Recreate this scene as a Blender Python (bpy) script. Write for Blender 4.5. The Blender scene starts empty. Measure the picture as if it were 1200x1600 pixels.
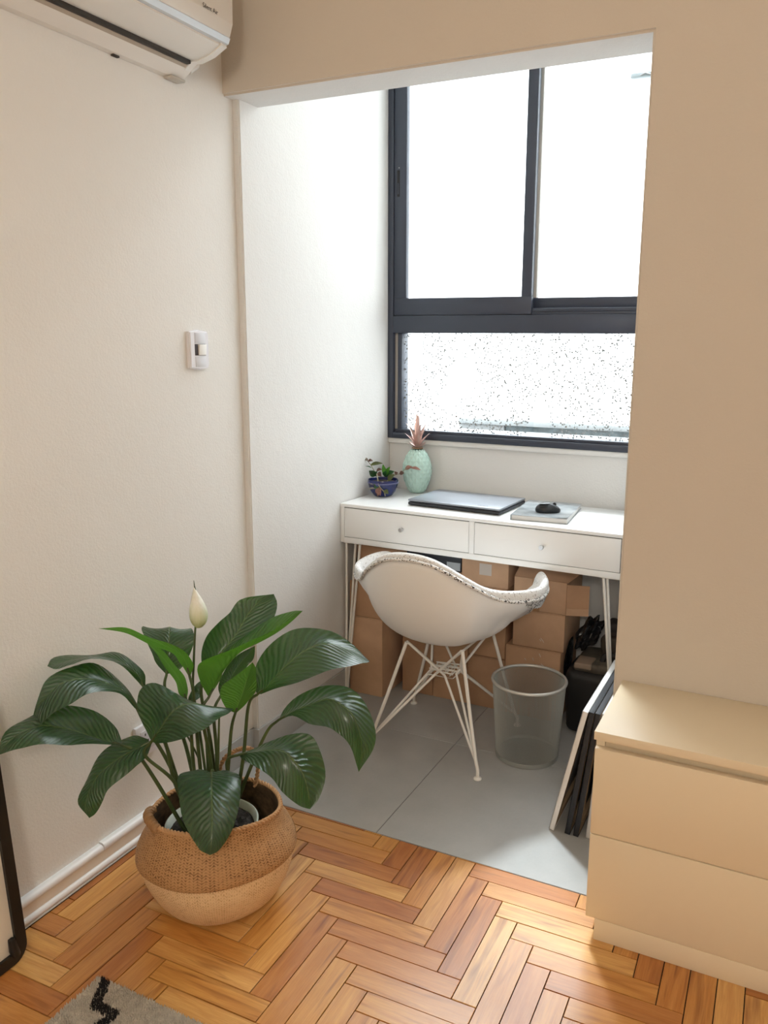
import bpy, bmesh, math, random
from mathutils import Vector, Matrix, Euler
import os

C = bpy.context.scene
COL = C.collection
random.seed(7)

# ---------------------------------------------------------------- camera
cam_data = bpy.data.cameras.new('camera')
cam = bpy.data.objects.new('camera', cam_data)
COL.objects.link(cam)
cam_data.sensor_fit = 'VERTICAL'
cam_data.sensor_height = 36.0
cam_data.lens = 1263.6209 / 1600.0 * 36.0
cam_data.shift_x = (600.0 - 646.3782) / 1600.0
cam_data.shift_y = -(800.0 - 788.852) / 1600.0
cam_data.clip_start = 0.02
YAW, PITCH, ROLL = 0.4442676, -0.1972731, 0.0086445
fwd = Vector((-math.sin(YAW) * math.cos(PITCH), math.cos(YAW) * math.cos(PITCH), math.sin(PITCH)))
rgt = Vector((math.cos(YAW), math.sin(YAW), 0))
upv = rgt.cross(fwd)
r2 = rgt * math.cos(ROLL) + upv * math.sin(ROLL)
u2 = -rgt * math.sin(ROLL) + upv * math.cos(ROLL)
CAM = Vector((1.535868, -1.964094, 1.344995))
m = Matrix((r2, u2, -fwd)).transposed().to_4x4()
m.translation = CAM
cam.matrix_world = m
C.camera = cam

# ---------------------------------------------------------------- world: bright overcast sky
W_ZENITH, W_GROUND = 13.5, 2.4      # overcast sky: zenith three times the horizon, paler ground below it
world = bpy.data.worlds.new('overcast_sky')
C.world = world
world.use_nodes = True
wt = world.node_tree
wn = wt.nodes
tcw = wn.new('ShaderNodeTexCoord')
sepw = wn.new('ShaderNodeSeparateXYZ')
wt.links.new(tcw.outputs['Generated'], sepw.inputs[0])
ov = wn.new('ShaderNodeMath')           # CIE overcast: (1 + 2 sin(elevation)) / 3
ov.operation = 'MULTIPLY_ADD'
ov.inputs[1].default_value = 2.0 / 3.0 * W_ZENITH
ov.inputs[2].default_value = W_ZENITH / 3.0
wt.links.new(sepw.outputs[2], ov.inputs[0])
hz = wn.new('ShaderNodeMapRange')
hz.interpolation_type = 'SMOOTHSTEP'
hz.inputs['From Min'].default_value = -0.10
hz.inputs['From Max'].default_value = 0.06
wt.links.new(sepw.outputs[2], hz.inputs['Value'])
mxw = wn.new('ShaderNodeMix')
mxw.data_type = 'FLOAT'
mxw.inputs[2].default_value = W_GROUND
wt.links.new(hz.outputs[0], mxw.inputs[0])
wt.links.new(ov.outputs[0], mxw.inputs[3])
wt.links.new(mxw.outputs[0], wn['Background'].inputs['Strength'])
wn['Background'].inputs['Color'].default_value = (0.90, 0.955, 1.0, 1)

# sun behind thin cloud: soft, cool, from the left beyond the window
SUN_EL, SUN_AZ = 59.0, 31.0          # degrees above the horizon; degrees left of straight out of the window
sl = bpy.data.lights.new('veiled_sun', 'SUN')
sl.energy = 3.9
sl.angle = math.radians(5.5)
sl.color = (0.88, 0.95, 1.0)
so_ = bpy.data.objects.new('veiled_sun', sl)
COL.objects.link(so_)
_e, _a = math.radians(SUN_EL), math.radians(SUN_AZ)
so_.rotation_euler = Vector((-math.sin(_a) * math.cos(_e), math.cos(_a) * math.cos(_e), math.sin(_e))).to_track_quat('Z', 'Y').to_euler()
so_.location = (-1.0, 3.0, 5.0)

# sampling portal in the window opening (emits nothing itself)
pl = bpy.data.lights.new('window_portal', 'AREA')
pl.shape = 'RECTANGLE'
pl.size, pl.size_y = 1.14, 2.00
pl.cycles.is_portal = True
po = bpy.data.objects.new('window_portal', pl)
COL.objects.link(po)
po.location = (0.593, 1.06, 1.955)
po.rotation_euler = (math.radians(-90), 0, 0)

# ---------------------------------------------------------------- colour management
vs = C.view_settings
vs.view_transform = 'Standard'
vs.look = 'None'
vs.gamma = 1.0
vs.use_curve_mapping = False
vs.exposure = 0.24
C.display_settings.display_device = 'sRGB'


# ================================================================ helpers
def srgb(r, g, b):
    f = lambda c: (c / 255 / 12.92) if c / 255 <= 0.04045 else ((c / 255 + 0.055) / 1.055) ** 2.4
    return (f(r), f(g), f(b), 1)


class NT:
    """Small wrapper to write node trees briefly."""
    def __init__(self, name):
        self.mat = bpy.data.materials.new(name)
        self.mat.use_nodes = True
        self.t = self.mat.node_tree
        self.n = self.t.nodes
        self.bsdf = self.n['Principled BSDF']
        self.out = self.n['Material Output']

    def add(self, kind, **kw):
        nd = self.n.new(kind)
        for k, v in kw.items():
            setattr(nd, k, v)
        return nd

    def link(self, a, b):
        self.t.links.new(a, b)

    def put(self, socket, v):
        if hasattr(v, 'is_output'):
            self.t.links.new(v, socket)
        else:
            socket.default_value = v

    def math(self, op, a, b=0.0, c=0.0, clamp=False):
        nd = self.add('ShaderNodeMath', operation=op, use_clamp=clamp)
        for s, v in zip(nd.inputs, (a, b, c)):
            self.put(s, v)
        return nd.outputs[0]

    def mix(self, fac, a, b, blend='MIX'):
        nd = self.add('ShaderNodeMix', data_type='RGBA', blend_type=blend)
        self.put(nd.inputs[0], fac)
        self.put(nd.inputs[6], a)
        self.put(nd.inputs[7], b)
        return nd.outputs[2]

    def coords(self, which='Object', scale=(1, 1, 1), offset=None):
        tc = self.add('ShaderNodeTexCoord')
        mp = self.add('ShaderNodeMapping')
        mp.inputs['Scale'].default_value = scale
        self.link(tc.outputs[which], mp.inputs['Vector'])
        if offset is not None:
            self.put(mp.inputs['Location'], offset)
        return mp.outputs['Vector']

    def noise(self, vec, scale=5.0, detail=3.0, rough=0.5, dist=0.0):
        nd = self.add('ShaderNodeTexNoise')
        self.link(vec, nd.inputs['Vector'])
        nd.inputs['Scale'].default_value = scale
        nd.inputs['Detail'].default_value = detail
        nd.inputs['Roughness'].default_value = rough
        nd.inputs['Distortion'].default_value = dist
        return nd.outputs['Fac']

    def ramp(self, fac, stops):
        nd = self.add('ShaderNodeValToRGB')
        el = nd.color_ramp.elements
        while len(el) < len(stops):
            el.new(0.5)
        for e, (p, c) in zip(el, stops):
            e.position = p
            e.color = c if len(c) == 4 else (*c, 1)
        self.put(nd.inputs[0], fac)
        return nd.outputs[0]

    def bump(self, h, strength=0.3, dist=0.002):
        nd = self.add('ShaderNodeBump')
        nd.inputs['Strength'].default_value = strength
        nd.inputs['Distance'].default_value = dist
        self.put(nd.inputs['Height'], h)
        self.link(nd.outputs[0], self.bsdf.inputs['Normal'])
        return nd.outputs[0]

    def set(self, **kw):
        for k, v in kw.items():
            self.put(self.bsdf.inputs[k.replace('_', ' ')], v)
        return self


def simple(name, col, rough=0.5, metal=0.0, bscale=0, bstr=0.2, var=0.0, vscale=6.0, bdist=0.001, coat=0.0):
    t = NT(name)
    if len(col) == 3:
        col = (*col, 1)
    t.set(Roughness=rough, Metallic=metal)
    if coat:
        t.bsdf.inputs['Coat Weight'].default_value = coat
        t.bsdf.inputs['Coat Roughness'].default_value = 0.08
    if var or bscale:
        v = t.coords('Object')
    if var:
        n = t.noise(v, vscale, 4)
        lo = tuple(c * (1 - var) for c in col[:3]) + (1,)
        hi = tuple(min(1, c * (1 + var)) for c in col[:3]) + (1,)
        t.set(Base_Color=t.ramp(n, [(0.3, lo), (0.7, hi)]))
    else:
        t.set(Base_Color=col)
    if bscale:
        t.bump(t.noise(v, bscale, 3), bstr, bdist)
    return t.mat


def link_obj(name, data, parent=None):
    o = bpy.data.objects.new(name, data)
    COL.objects.link(o)
    if parent is not None:
        o.parent = parent
    return o


def obj(name, bm, mat, parent=None, smooth=True, world=False, kind=None, label=None, auto=None):
    """One mesh object out of a bmesh; world=True: the bmesh is in world coordinates and the (unrotated) parent chain is subtracted."""
    if world and parent is not None:
        off = Vector((0, 0, 0))
        p = parent
        while p is not None:
            off += p.location
            p = p.parent
        bm.transform(Matrix.Translation(-off))
    bmesh.ops.recalc_face_normals(bm, faces=bm.faces)
    me = bpy.data.meshes.new(name)
    if smooth:
        for f in bm.faces:
            f.smooth = True
        ang = math.radians(auto if auto else 40)
        for e in bm.edges:
            if len(e.link_faces) == 2 and e.calc_face_angle(0) > ang:
                e.smooth = False
    bm.to_mesh(me)
    bm.free()
    if isinstance(mat, (list, tuple)):
        for x in mat:
            me.materials.append(x)
    else:
        me.materials.append(mat)
    o = link_obj(name, me, parent)
    if kind:
        o['kind'] = kind
    if label:
        o['label'] = label
    return o


def tag(o, label, cat, group=None):
    o['label'] = label
    o['category'] = cat
    if group:
        o['group'] = group
    return o


def thing(name, label, cat, loc=(0, 0, 0), rotz=0.0, group=None):
    o = bpy.data.objects.new(name, None)
    o.empty_display_size = 0.05
    COL.objects.link(o)
    o.location = loc
    o.rotation_euler = (0, 0, rotz)
    return tag(o, label, cat, group)


def struct(name, bm, mat, **kw):
    o = obj(name, bm, mat, **kw)
    o['kind'] = 'structure'
    return o


def box(lo, hi, bev=0.0, seg=2, bm=None, mi=0):
    """Box from lo to hi with bevelled edges, added to bm."""
    t = bmesh.new()
    bmesh.ops.create_cube(t, size=1.0)
    lo, hi = Vector(lo), Vector(hi)
    s = hi - lo
    for v in t.verts:
        v.co = Vector((v.co.x * s.x, v.co.y * s.y, v.co.z * s.z)) + (lo + hi) / 2
    if bev > 0:
        bmesh.ops.bevel(t, geom=list(t.edges), offset=bev, segments=seg, affect='EDGES', profile=0.5)
    for f in t.faces:
        f.material_index = mi
    return merge(bm, t)


def merge(bm, t):
    if bm is None:
        return t
    me = bpy.data.meshes.new('tmp')
    t.to_mesh(me)
    t.free()
    bm.from_mesh(me)
    bpy.data.meshes.remove(me)
    return bm


def lettering(name, text, size, mat, parent, loc, rot):
    """Flat raised lettering, turned into one mesh."""
    cu = bpy.data.curves.new(name, 'FONT')
    cu.body = text
    cu.size = size
    cu.extrude = 0.0002
    tmp = bpy.data.objects.new('tmp_text', cu)
    COL.objects.link(tmp)
    dg = bpy.context.evaluated_depsgraph_get()
    me = bpy.data.meshes.new_from_object(tmp.evaluated_get(dg))
    bpy.data.objects.remove(tmp)
    bpy.data.curves.remove(cu)
    me.name = name
    me.materials.clear()
    me.materials.append(mat)
    o = link_obj(name, me, parent)
    o.location = loc
    o.rotation_euler = rot
    return o


def prism(poly, z0, z1, bev=0.0, bm=None, axis='z'):
    """Extrude a 2D polygon; axis says which coordinate runs z0..z1 (x: poly=(y,z), y: poly=(x,z))."""
    t = bmesh.new()
    def P(a, b, c):
        return {'z': (a, b, c), 'x': (c, a, b), 'y': (a, c, b)}[axis]
    lo = [t.verts.new(P(a, b, z0)) for a, b in poly]
    hi = [t.verts.new(P(a, b, z1)) for a, b in poly]
    n = len(poly)
    t.faces.new(lo[::-1])
    t.faces.new(hi)
    for i in range(n):
        t.faces.new((lo[i], lo[(i + 1) % n], hi[(i + 1) % n], hi[i]))
    bmesh.ops.recalc_face_normals(t, faces=t.faces)
    if bev > 0:
        bmesh.ops.bevel(t, geom=list(t.edges), offset=bev, segments=2, affect='EDGES', profile=0.5)
    return merge(bm, t)


def catmull(pts, n, closed=False):
    pts = [Vector(p) for p in pts]
    out = []
    N = len(pts)
    segs = N if closed else N - 1
    for i in range(segs):
        if closed:
            p0, p1, p2, p3 = pts[(i - 1) % N], pts[i], pts[(i + 1) % N], pts[(i + 2) % N]
        else:
            p1, p2 = pts[i], pts[i + 1]
            p0 = pts[i - 1] if i > 0 else p1 * 2 - p2
            p3 = pts[i + 2] if i + 2 < N else p2 * 2 - p1
        for k in range(n):
            t = k / n
            out.append(0.5 * ((2 * p1) + (p2 - p0) * t + (2 * p0 - 5 * p1 + 4 * p2 - p3) * t * t + (3 * p1 - p0 - 3 * p2 + p3) * t ** 3))
    if not closed:
        out.append(pts[-1])
    return out


def tube(pts, rad, segs=8, closed=False, bm=None, cap=True, flat=1.0):
    """Tube along points; rad a number or one per point."""
    bm = bm or bmesh.new()
    pts = [Vector(p) for p in pts]
    N = len(pts)
    R = rad if isinstance(rad, (list, tuple)) else [rad] * N
    rings = []
    prev = None
    for i, p in enumerate(pts):
        if closed:
            d = pts[(i + 1) % N] - pts[(i - 1) % N]
        else:
            d = pts[min(i + 1, N - 1)] - pts[max(i - 1, 0)]
        d.normalize()
        if prev is None:
            a = Vector((0, 0, 1)) if abs(d.z) < 0.9 else Vector((1, 0, 0))
            x = d.cross(a).normalized()
        else:
            x = (prev - d * prev.dot(d)).normalized()
        prev = x
        y = d.cross(x)
        rings.append([bm.verts.new(p + (x * math.cos(2 * math.pi * k / segs) + y * math.sin(2 * math.pi * k / segs) * flat) * R[i]) for k in range(segs)])
    for i in range(N if closed else N - 1):
        a, b = rings[i], rings[(i + 1) % N]
        for k in range(segs):
            bm.faces.new((a[k], a[(k + 1) % segs], b[(k + 1) % segs], b[k]))
    if cap and not closed:
        bm.faces.new(rings[0][::-1])
        bm.faces.new(rings[-1])
    return bm


def lathe(prof, segs=48, bm=None, center=(0, 0), jitter=None):
    """Profile [(r,z)...] spun about z."""
    bm = bm or bmesh.new()
    cx, cy = center
    rings = []
    for r, z in prof:
        if r < 1e-6:
            rings.append([bm.verts.new((cx, cy, z))])
        else:
            ring = []
            for k in range(segs):
                a = 2 * math.pi * k / segs
                rr, zz = (r, z) if jitter is None else jitter(r, z, a)
                ring.append(bm.verts.new((cx + rr * math.cos(a), cy + rr * math.sin(a), zz)))
            rings.append(ring)
    for a, b in zip(rings, rings[1:]):
        if len(a) == 1 and len(b) == 1:
            continue
        for k in range(segs):
            j = (k + 1) % segs
            if len(a) == 1:
                bm.faces.new((a[0], b[j], b[k]))
            elif len(b) == 1:
                bm.faces.new((a[k], a[j], b[0]))
            else:
                bm.faces.new((a[k], a[j], b[j], b[k]))
    return bm


def ellipsoid(c, r, bm=None, seg=16, ring=10, rot=None, noise=0.0):
    t = bmesh.new()
    bmesh.ops.create_uvsphere(t, u_segments=seg, v_segments=ring, radius=1.0)
    for v in t.verts:
        k = 1.0 + (random.uniform(-noise, noise) if noise else 0)
        v.co = Vector((v.co.x * r[0] * k, v.co.y * r[1] * k, v.co.z * r[2] * k))
        if rot:
            v.co.rotate(Euler(rot))
        v.co += Vector(c)
    return merge(bm, t)


# ================================================================ materials
def wall_paint(name, col, bstr=0.25):
    t = NT(name)
    v = t.coords('Object')
    n1 = t.noise(v, 1.3, 2)
    t.set(Base_Color=t.ramp(n1, [(0.3, tuple(c * 0.97 for c in col)), (0.7, col)]), Roughness=0.75)
    t.bsdf.inputs['Specular IOR Level'].default_value = 0.25
    h = t.math('ADD', t.noise(v, 150, 3, 0.6), t.math('MULTIPLY', t.noise(v, 24, 3), 1.2))
    t.bump(h, bstr * 1.6, 0.0022)
    return t.mat


M_WALL = wall_paint('cream_wall_paint', (0.655, 0.590, 0.510))
M_WALL_L = wall_paint('window_lit_wall_paint', (0.83, 0.81, 0.775))  # room paint whitened: window light on the left wall put into its colour
M_ALCOVE = wall_paint('white_wall_paint', (0.775, 0.765, 0.748), 0.3)
M_CEIL = wall_paint('ceiling_paint', (0.82, 0.79, 0.74), 0.1)
M_WHITE_TRIM = simple('white_gloss_trim', (0.86, 0.86, 0.87), 0.3, bscale=40, bstr=0.08)
M_TRIM_CREAM = simple('cream_skirting_paint', (0.78, 0.69, 0.58), 0.45, bscale=60, bstr=0.15)


def wood_material():
    t = NT('parquet_wood')
    oi = t.add('ShaderNodeObjectInfo')
    rnd = oi.outputs['Random']
    off = t.add('ShaderNodeCombineXYZ')
    t.put(off.inputs[0], t.math('MULTIPLY', rnd, 37.0))
    t.put(off.inputs[1], t.math('MULTIPLY', rnd, 91.0))
    t.put(off.inputs[2], t.math('MULTIPLY', rnd, 53.0))
    v = t.coords('Object', (1.0, 11.0, 1.0), off.outputs[0])
    v2 = t.coords('Object', (3.0, 60.0, 1.0), off.outputs[0])
    v3 = t.coords('Object', (1.3, 13.0, 1.0), off.outputs[0])
    broad = t.noise(v, 3.0, 3, 0.55, 1.2)
    fine = t.noise(v2, 6.0, 4, 0.65, 0.4)
    dark = t.noise(v3, 3.2, 2, 0.5, 0.8)
    base = t.ramp(rnd, [(0.0, srgb(184, 116, 54)), (0.15, srgb(208, 144, 70)), (0.35, srgb(226, 172, 94)), (0.6, srgb(214, 154, 80)), (0.8, srgb(236, 190, 118)), (0.92, srgb(194, 126, 60)), (1.0, srgb(226, 174, 98))])
    c1 = t.mix(t.ramp(broad, [(0.35, (0, 0, 0)), (0.7, (1, 1, 1))]), t.mix(1.0, base, (0.80, 0.68, 0.56, 1), 'MULTIPLY'), base)
    c2 = t.mix(t.math('MULTIPLY', t.ramp(fine, [(0.42, (1, 1, 1)), (0.62, (0, 0, 0))]), 0.28), c1, t.mix(1.0, c1, (0.62, 0.46, 0.32, 1), 'MULTIPLY'))
    c3 = t.mix(t.math('MULTIPLY', t.ramp(dark, [(0.54, (0, 0, 0)), (0.74, (1, 1, 1))]), 0.70), c2, t.mix(1.0, c2, (0.40, 0.25, 0.15, 1), 'MULTIPLY'))
    t.set(Base_Color=c3, Roughness=t.math('ADD', t.math('MULTIPLY', fine, 0.16), 0.30))
    t.bsdf.inputs['Coat Weight'].default_value = 0.7
    t.bsdf.inputs['Coat Roughness'].default_value = 0.26
    t.bump(fine, 0.12, 0.0006)
    return t.mat


M_WOOD = wood_material()
M_SUBFLOOR = simple('dark_joint', (0.012, 0.006, 0.003), 0.95)
M_TILE = None


def tile_material():
    t = NT('grey_floor_tile')
    v = t.coords('Object')
    n = t.noise(v, 5, 5, 0.6)
    n2 = t.noise(v, 130, 2)
    base = t.ramp(n, [(0.3, (0.385, 0.39, 0.385, 1)), (0.7, (0.46, 0.46, 0.452, 1))])
    t.set(Base_Color=t.mix(t.math('MULTIPLY', n2, 0.25), base, (0.52, 0.515, 0.505, 1)), Roughness=0.23)
    t.bump(n2, 0.06, 0.0005)
    return t.mat


M_TILE = tile_material()
M_GROUT = simple('grey_grout', (0.16, 0.155, 0.15), 0.9)
M_ALU = simple('anthracite_aluminium', (0.040, 0.049, 0.074), 0.38, 0.0, bscale=300, bstr=0.05)
M_ALU_LIGHT = simple('grey_glazing_bead', (0.42, 0.40, 0.37), 0.5)
M_BLACK_RUBBER = simple('black_gasket', (0.012, 0.012, 0.014), 0.6)
M_WHITE_LACQ = simple('white_lacquer', (0.86, 0.855, 0.845), 0.33)
M_DESK_TOP = simple('white_desk_lacquer', (0.88, 0.88, 0.875), 0.35)
M_DARKGAP = simple('shadow_gap', (0.05, 0.045, 0.04), 0.9)
M_CHROME = simple('brushed_steel', (0.55, 0.55, 0.56), 0.28, 1.0)
M_WHITE_STEEL = simple('white_powder_coat', (0.85, 0.82, 0.77), 0.4)
M_PLASTIC_WHITE = simple('white_plastic', (0.86, 0.85, 0.83), 0.35)
M_SHELL = simple('white_shell_plastic', (0.88, 0.87, 0.86), 0.38)
M_DRESSER = simple('cream_white_foil', (0.82, 0.70, 0.51), 0.38, bscale=90, bstr=0.03)


def glass_material(name, dirty):
    t = NT(name)
    tr = t.add('ShaderNodeBsdfTransparent')
    tr.inputs[0].default_value = (0.97, 0.985, 0.98, 1)
    gl = t.add('ShaderNodeBsdfGlossy')
    gl.inputs['Roughness'].default_value = 0.02
    lw = t.add('ShaderNodeLayerWeight')
    lw.inputs['Blend'].default_value = 0.5
    refl = t.math('MULTIPLY_ADD', t.math('POWER', lw.outputs['Facing'], 5.0), 0.9, 0.035)
    mx = t.add('ShaderNodeMixShader')
    t.link(refl, mx.inputs[0])
    t.link(tr.outputs[0], mx.inputs[1])
    t.link(gl.outputs[0], mx.inputs[2])
    last = mx.outputs[0]
    if dirty:
        v = t.coords('Object')
        vo = t.add('ShaderNodeTexVoronoi')
        vo.inputs['Scale'].default_value = 95.0
        t.link(v, vo.inputs['Vector'])
        dots = t.math('LESS_THAN', vo.outputs['Distance'], 0.32)
        zone = t.ramp(t.noise(t.coords('Object', (1, 1, 0.35)), 6.5, 2), [(0.40, (0, 0, 0)), (0.43, (1, 1, 1))])
        keep = t.math('GREATER_THAN', t.noise(v, 60, 1), 0.47)
        fac = t.math('MULTIPLY', t.math('MULTIPLY', t.math('MULTIPLY', dots, keep), zone), 1.0)
        df = t.add('ShaderNodeBsdfDiffuse')
        df.inputs[0].default_value = (0.34, 0.35, 0.35, 1)
        m2 = t.add('ShaderNodeMixShader')
        t.link(fac, m2.inputs[0])
        t.link(last, m2.inputs[1])
        t.link(df.outputs[0], m2.inputs[2])
        last = m2.outputs[0]
    t.link(last, t.out.inputs['Surface'])
    return t.mat


M_GLASS = glass_material('clear_pane_glass', False)
M_GLASS_DIRTY = glass_material('spotted_pane_glass', True)


def cardboard(name, col):
    t = NT(name)
    v = t.coords('Object')
    n = t.noise(v, 9, 4, 0.6)
    lo = tuple(c * 0.84 for c in col) + (1,)
    t.set(Base_Color=t.ramp(n, [(0.3, lo), (0.7, (*col, 1))]), Roughness=0.8)
    fl = t.noise(t.coords('Object', (1, 1, 90)), 3, 2)
    t.bump(t.math('ADD', fl, t.noise(v, 35, 2)), 0.15, 0.0008)
    return t.mat


M_CARD = [cardboard('cardboard_brown', (0.56, 0.335, 0.20)), cardboard('cardboard_tan', (0.62, 0.39, 0.245)), cardboard('cardboard_dark', (0.48, 0.28, 0.165))]
M_TAPE = simple('packing_tape', (0.62, 0.46, 0.35), 0.3)
M_TAPE_BROWN = simple('brown_packing_tape', (0.48, 0.28, 0.15), 0.25)
M_LABEL = simple('pale_paper_label', (0.62, 0.55, 0.49), 0.7)


# ================================================================ the room shell
ROOM_X, ROOM_Y, ROOM_Z = 2.95, -3.9, 3.02
HEAD_Z = 2.95        # window head
H, XR, T = 2.0165, 1.1685, 0.134
AX = 0.0215          # face of the alcove's left wall
WY = 0.98            # face of the wall under the window
SY = 0.043           # where the left wall steps
TH_Y = -0.1647       # threshold between parquet and tiles

struct('wall_left', box((-0.16, ROOM_Y, -0.05), (0, SY, ROOM_Z)), M_WALL_L)
b = box((-0.16, SY, -0.05), (AX, WY + 0.16, HEAD_Z + 0.05), 0.0)
bmesh.ops.bevel(b, geom=[e for e in b.edges if all(abs(v.co.x - AX) < 1e-5 and abs(v.co.y - SY) < 1e-5 for v in e.verts)], offset=0.004, segments=3, affect='EDGES')
struct('wall_alcove_left', b, M_ALCOVE)
# opening wall: lintel over the alcove and the pier to the right, one L-shaped body
b = prism([(-0.0, H), (XR, H), (XR, -0.05), (ROOM_X + 0.1, -0.05), (ROOM_X + 0.1, ROOM_Z), (-0.0, ROOM_Z)], 0.0, T, axis='y')
bmesh.ops.bevel(b, geom=[e for e in b.edges if all(abs(v.co.y) < 1e-5 for v in e.verts) and (all(abs(v.co.x - XR) < 1e-4 for v in e.verts) or (all(abs(v.co.z - H) < 1e-4 for v in e.verts)))], offset=0.006, segments=3, affect='EDGES')
for f in b.faces:
    f.material_index = 1 if abs(f.normal.y) < 0.5 and f.calc_center_median().x < XR + 0.01 and f.calc_center_median().z < H + 0.01 else 0
struct('wall_back', b, [M_WALL, M_ALCOVE])
struct('wall_alcove_right', box((XR, T, -0.05), (XR + 0.14, WY + 0.16, HEAD_Z + 0.05)), M_ALCOVE)
b = box((AX, WY, -0.05), (XR, WY + 0.14, 0.956), 0.003)
box((AX, WY, HEAD_Z), (XR, WY + 0.14, HEAD_Z + 0.05), 0.0, bm=b)
struct('wall_window', b, M_ALCOVE)
struct('ceiling_alcove', box((-0.16, T, HEAD_Z + 0.05), (XR + 0.14, WY + 0.16, 3.12)), M_ALCOVE)
struct('ceiling', box((-0.16, ROOM_Y - 0.1, ROOM_Z), (ROOM_X + 0.1, T, ROOM_Z + 0.1)), M_CEIL)
struct('wall_right', box((ROOM_X, ROOM_Y, -0.05), (ROOM_X + 0.12, 0, ROOM_Z)), M_WALL)
struct('wall_rear', box((-0.16, ROOM_Y - 0.12, -0.05), (ROOM_X + 0.12, ROOM_Y, ROOM_Z)), M_WALL)

struct('wall_outside', box((1.30, 1.14, 1.2), (1.42, 1.95, 3.12)), M_ALCOVE)

# ---------------------------------------------------------------- parquet floor: herringbone planks
floor = struct('floor', box((-0.0, ROOM_Y, -0.06), (ROOM_X, TH_Y, -0.0045)), M_SUBFLOOR)
GX, GY, GW, GT = 0.3126, -0.1739, 0.0558, 0.0139
ct, st_ = math.cos(GT), math.sin(GT)


def lat(a, b_):
    a, b_ = a * GW, b_ * GW
    return (GX + a * ct - b_ * st_, GY + a * st_ + b_ * ct)


def clip(poly, nx, ny, d):
    """Keep the side nx*x+ny*y <= d."""
    out = []
    for i, p in enumerate(poly):
        q = poly[(i + 1) % len(poly)]
        a, b_ = nx * p[0] + ny * p[1] - d, nx * q[0] + ny * q[1] - d
        if a <= 0:
            out.append(p)
        if (a < 0 < b_) or (b_ < 0 < a):
            t = a / (a - b_)
            out.append((p[0] + (q[0] - p[0]) * t, p[1] + (q[1] - p[1]) * t))
    return out


def plank_bm(poly, bm=None, z=0.0):
    """Plank top with a small chamfer, from a convex polygon already shrunk by the joint."""
    bm = bm or bmesh.new()
    cx = sum(p[0] for p in poly) / len(poly)
    cy = sum(p[1] for p in poly) / len(poly)
    def shrink(k):
        out = []
        for p in poly:
            dx, dy = p[0] - cx, p[1] - cy
            L = math.hypot(dx, dy) or 1
            f = max(0.2, (L - k) / L)
            out.append((cx + dx * f, cy + dy * f))
        return out
    lo = [bm.verts.new((x, y, -0.006)) for x, y in poly]
    mid = [bm.verts.new((x, y, z - 0.0006)) for x, y in poly]
    hi = [bm.verts.new((x, y, z)) for x, y in shrink(0.0010)]
    n = len(poly)
    for i in range(n):
        j = (i + 1) % n
        bm.faces.new((lo[i], lo[j], mid[j], mid[i]))
        bm.faces.new((mid[i], mid[j], hi[j], hi[i]))
    bm.faces.new(hi)
    return bm


GAP = 0.0011
full = [(GAP, GAP), (5 * GW - GAP, GAP), (5 * GW - GAP, GW - GAP), (GAP, GW - GAP)]
full_bm = plank_bm([(x - 2.5 * GW, y - GW / 2) for x, y in full])
bmesh.ops.recalc_face_normals(full_bm, faces=full_bm.faces)
full_me = bpy.data.meshes.new('plank')
full_bm.to_mesh(full_me)
full_bm.free()
full_me.materials.append(M_WOOD)
planks = []
for i in range(-70, 71):
    for j in range(-14, 15):
        for kind in (0, 1):
            a0, b0 = i + 5 * j, -i + 5 * j
            if kind == 0:
                q = [(a0, b0 - 1), (a0 + 5, b0 - 1), (a0 + 5, b0), (a0, b0)]
            else:
                q = [(a0 + 5, b0 - 1), (a0 + 6, b0 - 1), (a0 + 6, b0 + 4), (a0 + 5, b0 + 4)]
            P = [lat(*p) for p in q]
            cx = sum(p[0] for p in P) / 4
            cy = sum(p[1] for p in P) / 4
            if not (-0.3 < cx < ROOM_X + 0.3 and ROOM_Y - 0.3 < cy < 0.2):
                continue
            planks.append((kind, P, cx, cy))


def in_view(x, y, margin=0.12):
    d = Vector((x, y, 0)) - CAM
    zc = d.dot(fwd)
    if zc < 0.1:
        return False
    u = 646.38 + 1263.6 * d.dot(r2) / zc
    v = 788.85 - 1263.6 * d.dot(u2) / zc
    return -1200 * margin < u < 1200 * (1 + margin) and v < 1600 * (1 + margin)


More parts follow.
